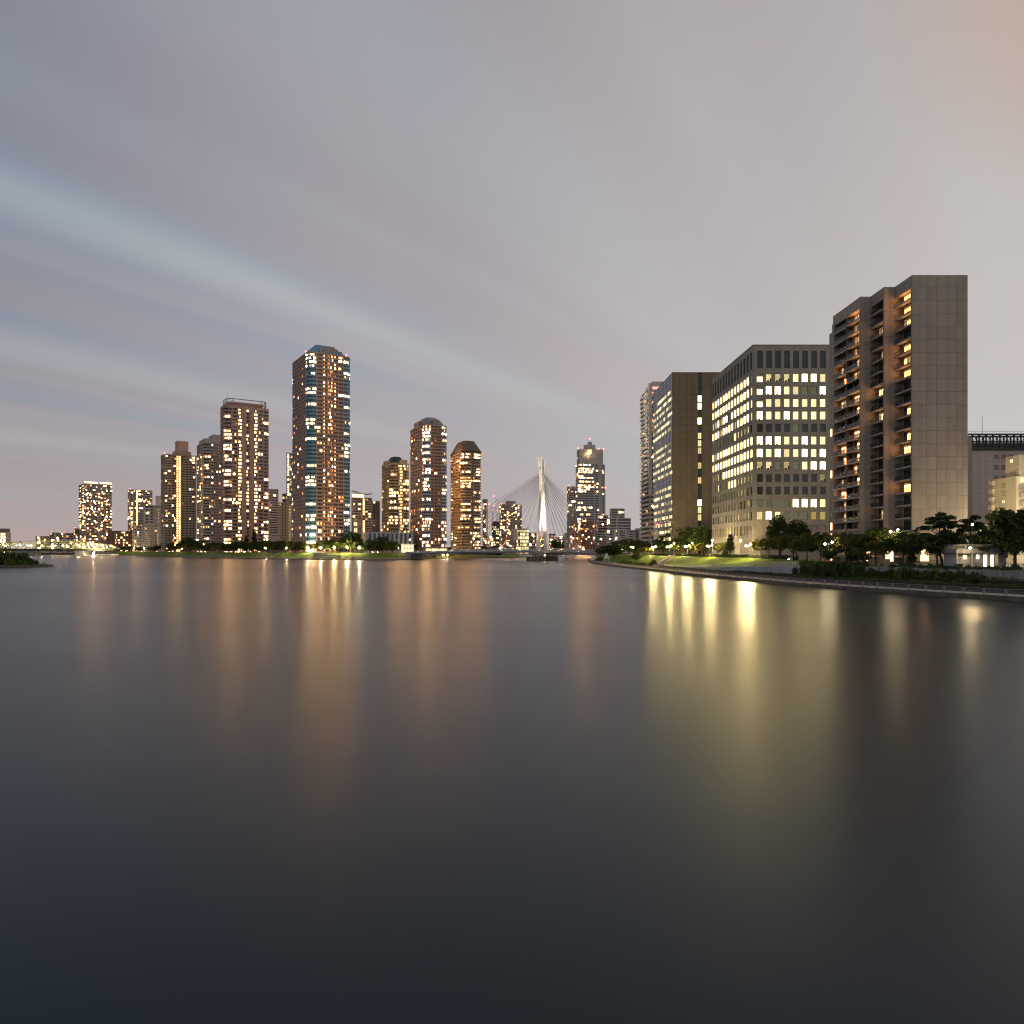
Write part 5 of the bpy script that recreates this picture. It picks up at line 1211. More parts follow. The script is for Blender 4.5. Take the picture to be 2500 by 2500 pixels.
for (x, y, h, lab, r_) in (bank_point(2384, 30) + (9.6, 'bent arm lamp above the roof of the pavilion', .2), (127.5, 184.0, 10.4, 'small lamp glowing in the big dark tree at the right edge', .30)):
    th = street_lamp(x, y, 5.3, h, lab, 'lamp posts on the right bank', 1, r_, LAMPF if r_ < .25 else LAMPW, .9, radians(180))
# ground uplights in the right bank trees
GREENL = glow('uplight_green', (.62, 1.0, .5), 130.0)
for (px, off, lab) in ((1832, 27, 'little green uplight at a trunk left under the cherry trees'), (1925, 23, 'little green uplight at the middle cherry trunk'), (1992, 20, 'little green uplight at the right cherry trunk'), (2203, 20, 'little green uplight at the tree before the apartment slab')):
    x, y = bank_point(px, off); z = land_z(off, y); th = Thing('uplight', (x, y, z), lab, 'uplight', 'tree uplights'); b = MB(); b.tube((x, y, z - .1), (x, y, z + .25), .14, .16, 8); th.part(b, 'housing', [DARKST])
    b = MB(); b.ball((x, y, z + .34), .13, k=6, rings=4); th.part(b, 'lens', [GREENL])
def where(px):
    for lim, w in ((330, 'under the white block'), (395, 'below the zigzag stair block'), (482, 'below the dark stair tower'), (536, 'below the pale grey tower'), (600, 'below the left of the rosy tower'), (664, 'below the right of the rosy tower'), (712, 'below the sand block'), (790, 'below the left of the blue cornered tower'), (862, 'below the right of the blue cornered tower'), (930, 'below the canopy tower')):
        if px < lim: return w
    return 'below the striped hall'
# island lamps
IL = [(699, 28, 4.6, LAMPF, .24, 'small lamp post at the top of the island lawn, first from the left'), (522, 28, 4.4, LAMPF, .18, 'lamp post lighting a tree on the left part of the island lawn'), (648, 28, 4.8, LAMPF, .24, 'lamp post lighting the tree left of the sloping ramp'),
      (751.6, 28, 4.8, LAMPW, .26, 'lamp post left of the white arch'), (782.7, 28, 4.8, LAMPW, .26, 'lamp post just beside the white arch'), (816, 27, 5.0, LAMP, .40, 'dazzling lamp right of the white arch'), (847, 27, 5.0, LAMP, .36, 'second dazzling lamp right of the white arch'), (876.8, 28, 5.0, LAMPW, .25, 'lamp post in front of the big round tree'),
      (973, 30, 4.2, LAMPF, .22, 'lamp post beside the glass pavilion'), (444, 29, 4.2, LAMPF, .25, 'lamp in the lit tree at the left ramp'), (352, 29, 5.2, LAMPF, .28, 'lamp over the tree row below the zigzag stairs'), (326, 29, 5.0, LAMPF, .22, 'lamp at the left end of the island trees'), (1079, 30, 6, LAMPF, .3, 'lamp at the island end of the cable stayed bridge')]
for (px, off, h, M, r, lab) in IL:
    off -= 2.5; x, y = isle(px, off); street_lamp(x, y, 6.0, h + .5, lab, 'lamp posts on the island', 1, r, M)
rg = random.Random(9)
for i in range(34):
    px = rg.choice([rg.uniform(430, 690), rg.uniform(550, 600), rg.uniform(690, 960), rg.uniform(300, 440)]); off = rg.uniform(28, 40); x, y = isle(px, off)
    th = Thing('garden_lamp', (x, y, 6.3), 'tiny warm garden lamp under the trees ' + where(px), 'garden lamp', 'garden lamps ' + where(px))
    b = MB(); b.tube((x, y, 6.0), (x, y, 7.0), .05, k=4); th.part(b, 'post', [DARKST]); b = MB(); b.ball((x, y, 7.15), .2, k=6, rings=4); th.part(b, 'lamp_head', [LAMPG])
for i, px in enumerate((1082, 1092.5)):
    x, y = isle(px, 6); th = street_lamp(x, y, 1.2, 2.6, 'low lamp under the island end of the bridge, ' + ('left one' if i == 0 else 'right one'), 'lamps under the bridge', 1, .25, LAMPF)
b = MB(); x, y = isle(482.5, 60); th = Thing('floodlight_mast', (x, y, 6.3), 'greenish floodlight glowing over the trees before the grey tower', 'floodlight'); b.tube((x, y, 5), (x, y, Z(1324, y)), .2, .15, 6); th.part(b, 'post', [STEEL])
b = MB(); b.fr((x, y), (1, 0)); b.box(-2.2, 2.2, 0, .5, Z(1324, y), Z(1317, y)); th.part(b, 'lamp_head', [glow('sports_flood', (1.0, .92, .42), 16)])
LAMPT = glow('truss_lamp', (1.0, .78, .36), 620.0)
# ------------------------------------------------------------------ truss bridge on the far left
YB = 1130.0; tb0, tb1 = X(-30, YB), X(279, YB); tL = tb1 - tb0; tzd = Z(1341, YB)
tb = Thing('truss_bridge', ((tb0 + tb1) / 2, YB, 0), 'pale green steel truss bridge glowing with lamps at the far left', 'bridge')
TRG = mat('truss_pale_green', (.58, .58, .34), .5, .08)
def tz(u):
    px = -30 + 309 * u; pts = [(-30, 1331), (5, 1328), (50, 1322), (110, 1319.5), (170, 1320), (220, 1325), (250, 1329.5), (262, 1332.5), (279, 1338)]
    for a, c in zip(pts, pts[1:]):
        if a[0] <= px <= c[0]: return Z(a[1] + (c[1] - a[1]) * (px - a[0]) / (c[0] - a[0]), YB)
b = MB(); b.fr((tb0, YB), (1, 0)); b.box(0, tL, -16, 0, tzd - 2.4, tzd - .02); b.box(0, tL, -16.3, .3, tzd - .02, tzd + .5); tb.part(b, 'deck_girder', [W_('girder_green', .06, .08, .055)])
NT_ = 30
for yy, nm in ((YB - .2, 0), (YB + 15.5, 1)):
    b = MB()
    for k in range(NT_):
        u0, u1 = k / NT_, (k + 1) / NT_; a, c = tb0 + tL * u0, tb0 + tL * u1
        b.tube((a, yy, tz(u0)), (c, yy, tz(u1)), .42, k=4); b.tube((a, yy, tzd + .7), (c, yy, tzd + .7), .35, k=4)
    tb.part(b, 'truss_chord', [TRG])
    for k in range(NT_):
        u0, u1 = k / NT_, (k + 1) / NT_; a, c = tb0 + tL * u0, tb0 + tL * u1
        if tz(u0) - tzd < 1.5: continue
        b = MB(); b.tube((a, yy, tzd + .5), (a, yy, tz(u0)), .26, k=4); tb.part(b, 'truss_post', [TRG])
        b = MB()
        if k % 2: b.tube((a, yy, tzd + .5), (c, yy, tz(u1)), .30, k=4)
        else: b.tube((a, yy, tz(u0)), (c, yy, tzd + .5), .30, k=4)
        tb.part(b, 'truss_diagonal', [TRG])
b = MB()
for k in range(NT_): u = k / NT_; a = tb0 + tL * u; b.tube((a, YB - .2, tz(u)), (a, YB + 15.5, tz(u)), .25, k=4)
tb.part(b, 'cross_brace', [TRG])
for (p0, p1) in ((66, 85), (182, 203)):
    b = MB(); b.fr((X(p0, YB), YB + 1), (1, 0)); b.box(0, X(p1, YB) - X(p0, YB), -14, 0, -3, tzd - 2.42); b.box(-.4, X(p1, YB) - X(p0, YB) + .4, -14.4, .4, -3, 1.2); tb.part(b, 'pier', [CONC])
for i in range(20):
    u = .05 + .9 * i / 19; xx = tb0 + tL * u + R.uniform(-2, 2)
    th = street_lamp(xx, YB + 3 + 8 * (i % 2), tzd + .5, 5.2 + R.uniform(-.3, .3), 'bright lamp on the deck of the truss bridge', 'lamps on the truss bridge', 1, .36, LAMPT, pole=.1)
x, y = X(228.5, 1120), 1120.0; street_lamp(x, y, 0, 4.2, 'dazzling lamp on the water line under the right end of the truss bridge', None, 1, .6, LAMPW, pole=.2)
b = MB(); b.prism([(X(204, 1150), 1150), (X(290, 1150), 1150), (X(290, 1180), 1180), (X(204, 1180), 1180)], -2, 3.0); single(b, 'quay_wall', [CONC], 'low quay below the right end of the truss bridge', 'quay wall')
# moored boats under the truss bridge
HULL = mat('boat_hull_white', (.5, .5, .48), .5, .1)
for i, px in enumerate((247, 261)):
    x, y = X(px, 1120), 1120.0; th = Thing('moored_boat', (x, y, 0), ('left' if i == 0 else 'right') + ' one of two low moored boats under the truss bridge end', 'boat', 'boats moored by the truss bridge')
    b = MB(); b.prism([(x - 4, y - 1), (x + 3, y - 1.2), (x + 5, y), (x + 3, y + 1.2), (x - 4, y + 1)], -.3, 1.1, top=[(x - 4.2, y - 1.3), (x + 3.4, y - 1.4), (x + 6, y), (x + 3.4, y + 1.4), (x - 4.2, y + 1.3)]); th.part(b, 'hull', [HULL])
    b = MB(); b.prism([(x - 3, y - .9), (x + 1, y - .9), (x + 1, y + .9), (x - 3, y + .9)], 1.1, 2.6); th.part(b, 'cabin', [HULL])
    b = MB(); b.fr((x - 2.6, y - .92), (1, 0)); b.box(0, 3.2, 0, .04, 1.6, 2.2); th.part(b, 'window', [GLASS])
# cranes over the unfinished tower
CR = mat('crane_red', (.30, .05, .035), .6, .1)
for i, (px, top, dxp, dyp) in enumerate(((1203, 1247, -8, -16), (1214, 1248, -7, -13), (1223.5, 1232, -18, -20))):
    x, y = X(px, 1500), 1494.0; z0 = Z(1274 if i < 2 else 1240, 1500); zt_ = Z(top, 1500)
    th = Thing('tower_crane', (x, y, z0), ['left crane on the unfinished tower with raised jib', 'right crane on the unfinished tower with raised jib', 'long jib crane leaning left over the clustered tower'][i], 'crane', 'tower cranes')
    b = MB()
    for (a, c) in ((-.8, -.8), (.8, -.8), (.8, .8), (-.8, .8)): b.tube((x + a, y + c, z0 - 20), (x + a, y + c, zt_), .22, k=4)
    for k in range(8): w0, w1 = z0 + (zt_ - z0) * k / 8, z0 + (zt_ - z0) * (k + 1) / 8; b.tube((x - .8, y - .8, w0), (x + .8, y - .8, w1), .15, k=4)
    th.part(b, 'mast', [CR]); e = (x + dxp / FPX * 1500, y, zt_ - dyp / FPX * 1500); b = MB(); b.tube((x, y, zt_), e, .45, .25, 4); b.tube((x, y, zt_), (x + 5, y, zt_ + 1), .6, k=4); th.part(b, 'jib', [CR])
    b = MB(); b.ball(e, 1.0, k=6, rings=4); b.ball((x, y, zt_ + 1), .9, k=6, rings=4); th.part(b, 'beacon', [RED])
# ------------------------------------------------------------------ promenade fence of the right bank
FENCE = mat('fence_steel_rosy', (.36, .31, .29), .5, .08, metal=.2)
PL = 4.1
def fence_panel():
    b = MB(); b.fr((0, 0), (1, 0)); n = 16
    top = lambda u: 1.02 + .20 * sin(pi * u / PL)
    for k in range(n):
        u0, u1 = .22 + (PL - .44) * k / n, .22 + (PL - .44) * (k + 1) / n
        b.tube(b.p(u0, 0, top(u0)), b.p(u1, 0, top(u1)), .035, k=4, cap=False)
        b.tube(b.p((u0 + u1) / 2, 0, .12), b.p((u0 + u1) / 2, 0, top((u0 + u1) / 2)), .016, k=4, cap=False)
    for z in (.14, .78): b.box(.2, PL - .2, -.022, .022, z - .022, z + .022)
    return b.mesh('panel', [FENCE])
def fence_post():
    b = MB()
    for u in (-.16, .16): b.tube((u, 0, -.05), (u, 0, 1.12), .085, .075, 8); b.ball((u, 0, 1.14), .085, k=8, rings=4)
    b.fr((-.16, 0), (1, 0)); b.box(.05, .27, -.02, .02, .5, .56); return b.mesh('post', [FENCE])
fpan, fpost = fence_panel(), fence_post(); sgn = MB(); sgn.fr((0, 0), (1, 0)); sgn.box(PL / 2 - .3, PL / 2 + .3, .03, .06, .35, .95); sgn = sgn.mesh('notice_board', [mat('notice_grey', (.25, .28, .33), .6, 0)])
x0, y0 = 84, 138; fe = Thing('promenade_fence', (72.5, 179, .9), 'promenade railing of arched bar panels between twin posts along the right bank', 'fence')
dist = 0.0; acc = 0.0; path = [(p[0] + n[0] * .35, p[1] + n[1] * .35) for p, n in zip(RB, RBN)]; path = [p for p in path if 70 < p[1] < 640]; pts = [path[0]]; rem = PL
for a, c in zip(path, path[1:]):
    L = math.dist(a, c); u = 0.0
    while L - u >= rem: u += rem; pts.append(lerp(a, c, u / L)); rem = PL
    rem -= L - u
for i, (a, c) in enumerate(zip(pts, pts[1:])):
    rz = atan2(c[1] - a[1], c[0] - a[0]); fe.inst('post', fpost, (a[0], a[1], .9), rz)
    o = fe.inst('panel', fpan, (a[0], a[1], .9), rz)
    if abs(a[1] - 196) < 2.1 or abs(a[1] - 158) < 2.1: o2 = fe.inst('notice_board', sgn, (0, 0, 0), 0, parent=o)
# island quay: low railing posts
ip = [(p[0] + n[0] * .4, p[1] + n[1] * .4) for p, n in zip(IS, ISN) if X(440, p[1]) < p[0] < X(1000, p[1]) and p[1] < 1000]
fi = Thing('quay_railing', (ip[len(ip) // 2][0], ip[len(ip) // 2][1], 1), 'low white railing along the island quay', 'fence')
b = MB()
for a, c in zip(ip, ip[1:]):
    for z in (1.45, 1.95): b.tube(a + (z,), c + (z,), .07, k=4)
fi.part(b, 'rail', [OFFW]); pm_ = MB(); pm_.tube((0, 0, 0), (0, 0, 1.15), .09, k=5); pm_ = pm_.mesh('post', [OFFW])
for a in ip[::1]: fi.inst('post', pm_, a + (.93,))
for i, px in enumerate((478, 498, 516, 538, 556, 574, 593, 616, 641, 668, 690, 708, 727)):
    x, y = isle(px, 1.5); th = Thing('quay_pole', (x, y, .95), 'thin yellowish pole on the island quay', 'pole', 'poles on the island quay'); b = MB(); b.tube((x, y, .5), (x, y, 4.6), .08, k=5); th.part(b, 'post', [SAND]); b = MB(); b.ball((x, y, 4.7), .16, k=6, rings=4); th.part(b, 'cap', [SAND])
# ------------------------------------------------------------------ lawn furniture of the island: steps, ramps, arch
b = MB(); a, c = isle(775, 8), isle(832, 8)
for k in range(8):
    o0, o1 = 9 + k * 2.0, 9 + k * 2.0 + .9
    p = [isle(765, o0), isle(832, o0), isle(832, o1), isle(765, o1)]; z = 1.3 + (o0 - 7) / 19 * 4.9; b.prism(p, z - .4, z + .42)
single(b, 'terrace_steps', [GRASSM, CONC][1:], 'broad stone seating steps in the middle of the island lawn', 'steps', org=(a[0], a[1], 1.3))
for (pa, oa, pb, ob_, lab) in ((660, 9, 688, 26, 'short pale ramp climbing the island lawn near the rosy tower'), (858, 8, 1020, 26, 'long pale ramp climbing the island lawn to the glass pavilion'), (430, 9, 458, 26, 'short pale ramp at the left end of the island lawn'), (1052, 8, 1022, 26, 'pale stair wall falling from the pavilion to the bridge'), (560, 9, 476, 26, 'long thin path edge slanting over the dark island lawn')):
    b = MB(); p, q2 = isle(pa, oa), isle(pb, ob_); z0, z1 = 1.3 + (oa - 7) / 19 * 4.9, 1.3 + (ob_ - 7) / 19 * 4.9; d = (q2[0] - p[0], q2[1] - p[1]); l = math.hypot(*d); nn = (d[1] / l * .9, -d[0] / l * .9)
    for j in range(8):
        u0, u1 = j / 8, (j + 1) / 8; A, B_ = lerp(p, q2, u0), lerp(p, q2, u1); za, zb_ = z0 + (z1 - z0) * u0, z0 + (z1 - z0) * u1
        i = len(b.v); b.v += [(A[0], A[1], za - .5), (B_[0], B_[1], zb_ - .5), (B_[0], B_[1], zb_ + 1.0), (A[0], A[1], za + 1.0), (A[0] + nn[0], A[1] + nn[1], za - .5), (B_[0] + nn[0], B_[1] + nn[1], zb_ - .5), (B_[0] + nn[0], B_[1] + nn[1], zb_ + 1.0), (A[0] + nn[0], A[1] + nn[1], za + 1.0)]
        for f in ((4, 5, 6, 7), (1, 0, 3, 2), (3, 7, 6, 2), (0, 4, 7, 3), (1, 2, 6, 5)): b.f.append(tuple(i + t_ for t_ in f)); b.m.append(0)
    single(b, 'ramp_wall', [CONC], lab, 'ramp', org=p + (z0,), group='ramps on the island lawn')
x, y = isle(800, 29); th = Thing('stone_arch', (x, y, 6.3), 'pale round stone arch between the two dazzling lamps and the small lamp', 'arch'); b = MB()
for k in range(14):
    a0, a1 = pi * k / 13, pi * (k + 1) / 13
    if k < 13: b.tube((x + 2.6 * cos(a0), y, 7.4 + 3.4 * sin(a0)), (x + 2.6 * cos(a1), y, 7.4 + 3.4 * sin(a1)), .42, k=6)
for s in (-1, 1): b.tube((x + s * 2.6, y, 6), (x + s * 2.6, y, 7.4), .42, k=6)
th.part(b, 'arch', [GREYW])
# ------------------------------------------------------------------ right bank: ramp with white fence, lawn stairs, pavilion
def along(px0, px1, off, n): return [bank_point(px0 + (px1 - px0) * k / n, off) for k in range(n + 1)]
rp = along(1622, 1950, 9.6, 14); zr = [1.4 + 3.4 * (k / 14) ** .9 for k in range(15)]
th = Thing('ramp_wall', rp[7] + (1.2,), 'pale wall of a rising ramp below the lawn with a white fence on top', 'ramp'); b = MB()
for k in range(14):
    A, B_ = rp[k], rp[k + 1]; b.fr(A, (B_[0] - A[0], B_[1] - A[1])); L = math.dist(A, B_); b.box(0, L, -.3, .3, .9, max(zr[k], zr[k + 1])) if False else None
    i = len(b.v); d = ((B_[1] - A[1]) / L * .3, -(B_[0] - A[0]) / L * .3)
    b.v += [(A[0] - d[0], A[1] - d[1], .8), (B_[0] - d[0], B_[1] - d[1], .8), (B_[0] - d[0], B_[1] - d[1], zr[k + 1]), (A[0] - d[0], A[1] - d[1], zr[k]), (A[0] + d[0], A[1] + d[1], .8), (B_[0] + d[0], B_[1] + d[1], .8), (B_[0] + d[0], B_[1] + d[1], zr[k + 1]), (A[0] + d[0], A[1] + d[1], zr[k])]
    for f in ((4, 5, 6, 7), (1, 0, 3, 2), (3, 7, 6, 2), (0, 4, 7, 3), (1, 2, 6, 5)): b.f.append(tuple(i + t_ for t_ in f)); b.m.append(0)
th.part(b, 'wall', [GREYBL])
FW = mat('fence_white', (.62, .60, .56), .5, .05); fth = Thing('ramp_fence', rp[7] + (zr[7],), 'white bar fence along the rising ramp below the lawn', 'fence'); pmw = MB(); pmw.tube((0, 0, -.1), (0, 0, 1.25), .05, k=5); pmw = pmw.mesh('post', [FW]); b = MB()
for k in range(14):
    A, B_ = rp[k], rp[k + 1]
    for h in (.15, 1.15): b.tube(A + (zr[k] + h,), B_ + (zr[k + 1] + h,), .035, k=4)
    m_ = max(3, int(math.dist(A, B_) / .22))
    for j in range(m_): c = lerp(A, B_, j / m_); z = zr[k] + (zr[k + 1] - zr[k]) * j / m_; b.tube(c + (z + .15,), c + (z + 1.15,), .018, k=3, cap=False)
    m_ = max(1, int(math.dist(A, B_) / 2))
    for j in range(m_): c = lerp(A, B_, j / m_); fth.inst('post', pmw, c + (zr[k] + (zr[k + 1] - zr[k]) * j / m_,))
fth.part(b, 'bar', [FW], stuff=True)
sw_ = MB(); A, B_ = bank_point(1604, 8.6), bank_point(1645, 24); d = (B_[0] - A[0], B_[1] - A[1]); L = math.hypot(*d); nn = (d[1] / L, -d[0] / L)
st_ = Thing('lawn_stairs', A + (1.2,), 'dark stone stairs climbing between the two lit lawns', 'stairs')
for k in range(22):
    a0, a1 = lerp(A, B_, k / 22), lerp(A, B_, (k + 1) / 22); z = 1.3 + 5.0 * (k + 1) / 22; b = MB(); b.prism([(a0[0] + nn[0] * 1.6, a0[1] + nn[1] * 1.6), (a1[0] + nn[0] * 1.6, a1[1] + nn[1] * 1.6), (a1[0] - nn[0] * 1.6, a1[1] - nn[1] * 1.6), (a0[0] - nn[0] * 1.6, a0[1] - nn[1] * 1.6)], z - .8, z); st_.part(b, 'step', [CONC])
for s in (1, -1):
    b = MB()
    for k in range(11):
        a0, a1 = lerp(A, B_, k / 11), lerp(A, B_, (k + 1) / 11); z = 1.3 + 5.0 * (k + 1) / 11; e0, e1 = 1.6, 2.0
        b.prism([(a0[0] + nn[0] * e1 * s, a0[1] + nn[1] * e1 * s), (a1[0] + nn[0] * e1 * s, a1[1] + nn[1] * e1 * s), (a1[0] + nn[0] * e0 * s, a1[1] + nn[1] * e0 * s), (a0[0] + nn[0] * e0 * s, a0[1] + nn[1] * e0 * s)][::s], z - 1, z + .25)
    st_.part(b, 'side_wall', [TAUPE])
# pavilion
pvx, pvy = bank_point(2388, 20.5); pz0 = 5.3; hw = 53.5 / FPX * pvy
pv = Thing('pavilion', (pvx, pvy, pz0), 'small white concrete riverside pavilion with two lit doorways and a railed roof', 'pavilion')
b = MB(); rz0, rz1 = Z(1351, pvy), Z(1341.5, pvy)
blk(b, pvx - hw + .9, pvx + hw - .9, pvy + 1.4, pvy + 6, pz0 - 1, rz0); pv.part(b, 'wall', [STAINED if False else OFFW])
b = MB(); blk(b, pvx - hw, pvx + hw + .2, pvy, pvy + 7, rz0, rz1); pv.part(b, 'roof_slab', [STAINED])
for u in (-hw + .35, -hw * .22, hw * .78, hw * .94): b = MB(); b.tube((pvx + u, pvy + .35, pz0 - .5), (pvx + u, pvy + .35, rz0 - .01), .17, k=10); pv.part(b, 'column', [OFFW])
def pvx_(px): return (px - CXP) / FPX * (pvy + 1.38)
DG = glow('doorway_glow', (1.0, .84, .52), 5.5)
for (a, c) in ((1424, 1469), (1515, 1559)):
    b = MB(); xa, xb = pvx_(2120 + a / 5.084), pvx_(2120 + c / 5.084); b.fr((xa, pvy + 1.38), (1, 0)); b.quad(0, xb - xa, .02, pz0, Z(1355, pvy), 0); o = pv.part(b, 'doorway', [DG])
    b = MB(); b.fr((xa, pvy + 1.38), (1, 0))
    for (u0, u1, z0, z1) in ((-.12, 0, pz0, Z(1355, pvy)), (xb - xa, xb - xa + .12, pz0, Z(1355, pvy)), (-.12, xb - xa + .12, Z(1355, pvy), Z(1355, pvy) + .12)): b.box(u0, u1, 0, .12, z0, z1)
    pv.part(b, 'frame', [OFFW], parent=o)
for (a, c, y0_, y1_, M) in ((1341, 1373, 585, 632, DG), (1175, 1222, 588, 638, glow('window_glow', (1.0, .75, .4), 1.6)), (1098, 1146, 580, 668, TAUPE)):
    b = MB(); xa, xb = pvx_(2120 + a / 5.084), pvx_(2120 + c / 5.084); b.fr((xa, pvy + 1.38), (1, 0)); b.quad(0, xb - xa, .03, Z(1240 + y1_ / 5.084, pvy), Z(1240 + y0_ / 5.084, pvy)); pv.part(b, 'window' if M is not TAUPE else 'door', [M])
b = MB(); L = 2 * hw - .6; zr0 = rz1
for (xa, ya, xb, yb) in ((pvx - hw + .5, pvy + .3, pvx + hw - .1, pvy + .3), (pvx - hw + .5, pvy + 6.5, pvx + hw - .1, pvy + 6.5), (pvx - hw + .5, pvy + .3, pvx - hw + .5, pvy + 6.5), (pvx + hw - .1, pvy + .3, pvx + hw - .1, pvy + 6.5)):
    for h in (.1, 1.0): b.tube((xa, ya, zr0 + h), (xb, yb, zr0 + h), .04, k=4)
    n = int(math.dist((xa, ya), (xb, yb)) / .2)
    for k in range(n + 1): b.tube((xa + (xb - xa) * k / n, ya + (yb - ya) * k / n, zr0), (xa + (xb - xa) * k / n, ya + (yb - ya) * k / n, zr0 + 1.0), .045 if k % 8 == 0 else .016, k=3, cap=False)
pv.part(b, 'roof_railing', [FW])
b = MB(); blk(b, pvx + hw + .25, pvx + hw + 2.3, pvy + 1.5, pvy + 5, pz0 - 1, Z(1355, pvy)); pv.part(b, 'side_annex', [STAINED])
b = MB(); cx_, cy_ = pvx + hw + 3.0, pvy + 4
for k in range(8):
    for h in (0, 1.5): pass
blk(b, pvx + hw + .4, pvx + hw + 3.2, pvy + 2.2, pvy + 2.3, Z(1362, pvy) - 0, Z(1346, pvy)); pv.part(b, 'side_screen', [RGLASS])
lx = X(2366, pvy - 2); th = street_lamp(lx, pvy - 2.4, pz0, 4.15, 'lamp post standing before the left half of the pavilion', 'lamp posts on the right bank', 1, .2, LAMPN)
# railing in front of the pavilion and green fence on the retaining wall
gp = along(2090, 2520, 12.6, 22); gth = Thing('green_fence', gp[10] + (5.1,), 'dark green rail fence on top of the stained retaining wall', 'fence'); GRN = mat('fence_green', (.02, .10, .075), .5, .1)
b = MB()
for A, B_ in zip(gp, gp[1:]):
    for h in (.25, .65, 1.1): b.tube(A + (5.05 + h,), B_ + (5.05 + h,), .03, k=4)
gth.part(b, 'rail', [GRN]); pg = MB(); pg.tube((0, 0, -.2), (0, 0, 1.15), .05, k=5); pg = pg.mesh('post', [GRN])
for A, B_ in zip(gp, gp[1:]):
    m_ = max(1, int(math.dist(A, B_) / 2))
    for j in range(m_): gth.inst('post', pg, lerp(A, B_, j / m_) + (5.05,))
wp = along(2330, 2446, 18.3, 8); wth = Thing('white_fence', wp[4] + (5.3,), 'low white fence before the pavilion doors', 'fence'); b = MB()
for A, B_ in zip(wp, wp[1:]):
    for h in (.1, .95): b.tube(A + (5.25 + h,), B_ + (5.25 + h,), .035, k=4)
    m_ = max(2, int(math.dist(A, B_) / .2))
    for j in range(m_): c = lerp(A, B_, j / m_); b.tube(c + (5.2,), c + (6.2,), .018, k=3, cap=False)
wth.part(b, 'bar', [FW], stuff=True)
# a small grey figure-like stone marker and boxes beside the path
x, y = bank_point(1932, 22.5); z = land_z(22.5, y); th = Thing('stone_marker', (x, y, z), 'slim grey stone marker standing by the path under the cherry trees', 'marker'); b = MB(); b.tube((x, y, z - .2), (x, y, z + 1.15), .30, .24, 10); b.ball((x, y, z + 1.42), .24, k=10, rings=6); th.part(b, 'stone', [GREYW])
x, y = bank_point(2166, 15.5); b = MB(); blk(b, x - .55, x + .55, y - .3, y + .3, 5.0, 6.9); single(b, 'utility_box', [SAND], 'sand coloured utility box left of the tall two armed lamp', 'utility box', org=(x, y, 5.2))
x, y = bank_point(2127, 15.0); b = MB(); blk(b, x - .7, x + .7, y - .15, y + .15, 5.0, 7.0); single(b, 'notice_board', [UMBER], 'dark brown notice board among the cherry trunks', 'notice board', org=(x, y, 5.2))
x, y = bank_point(1481, 7.5); b = MB(); th = Thing('white_gazebo', (x, y, .95), 'small white railed stand at the tip of the right bank', 'stand')
GZ = 2.0
for a in range(6): b.tube((x + GZ * cos(a * pi / 3), y + GZ * sin(a * pi / 3), .8), (x + GZ * cos(a * pi / 3), y + GZ * sin(a * pi / 3), 3.4), .14, k=5)
for a in range(6):
    for h in (1.3, 2.2): b.tube((x + GZ * cos(a * pi / 3), y + GZ * sin(a * pi / 3), h), (x + GZ * cos(a * pi / 3 + pi / 3), y + GZ * sin(a * pi / 3 + pi / 3), h), .1, k=4)
th.part(b, 'frame', [FW]); b = MB(); hx = [(x + 2.1 * cos(a * pi / 3), y + 2.1 * sin(a * pi / 3)) for a in range(6)]; b.prism(hx, 3.4, 7.0, top=inset(hx, .75)); th.part(b, 'roof', [FW])
# ------------------------------------------------------------------ trees of the island
rg = random.Random(77); k = 0
for row, (off, hmin, hmax, lab) in enumerate(((29, 7.5, 10.5, 'dark leafy front row tree'), (38, 9.5, 13.5, 'dark leafy second row tree'), (48, 11, 15, 'taller dark back row tree'))):
    px = 290.0
    while px < 1046:
        skip = (row == 0 and (762 < px < 866 or 968 < px < 1012 or rg.random() < .12)) or (row == 1 and 974 < px < 1012) or (row == 2 and px > 940)
        if not skip:
            x, y = isle(px, off); h = rg.uniform(hmin, hmax) * (1.0 if px > 380 else .8) * (.72 if px > 880 else 1)
            wh = where(px); tree(T_ROUND if rg.random() < .7 else T_WIDE, x, y, 6.2, h, lab + ' ' + wh, 'island trees, row %s, %s' % (('one', 'two', 'three')[row], wh), k, wide=rg.uniform(1.0, 1.35)); k += 1
        px += rg.uniform(11, 17) * (1.0 if px > 380 else .8)
def itree(kind, px, off, top, lab, i=0, wide=1.0, name='broadleaf_tree'):
    x, y = isle(px, off); tree(kind, x, y, 6.2, Z(top, y) - 6.2, lab, None, i, name, wide)
itree(T_BALL, 857, 36, 1297, 'big domed dark tree behind the dazzling lamps', 0, 1.25); itree(T_BALL, 462, 50, 1311, 'broad dark tree rising before the dark stair tower', 1, 1.5); itree(T_BALL, 478, 46, 1317, 'lower broad tree joined to the one before the stair tower', 0, 1.3)
itree(T_CONE, 620, 50, 1290, 'tall dark conifer before the rosy tower', 0, .75, 'conifer_tree'); itree(T_CONE, 1074, 34, 1314, 'slim dark conifer at the island end of the bridge', 0, .8, 'conifer_tree'); itree(T_CONE, 601, 52, 1309, 'small dark conifer left of the tall one before the rosy tower', 0, 1.2, 'conifer_tree')
itree(T_ROUND, 931, 40, 1306, 'rounded tree standing before the striped hall', 1, 1.0); itree(T_ROUND, 903, 38, 1314, 'sparse tree before the left end of the striped hall', 3, .9); itree(T_ROUND, 958, 40, 1318, 'small tree before the middle of the striped hall', 5, 1.0)
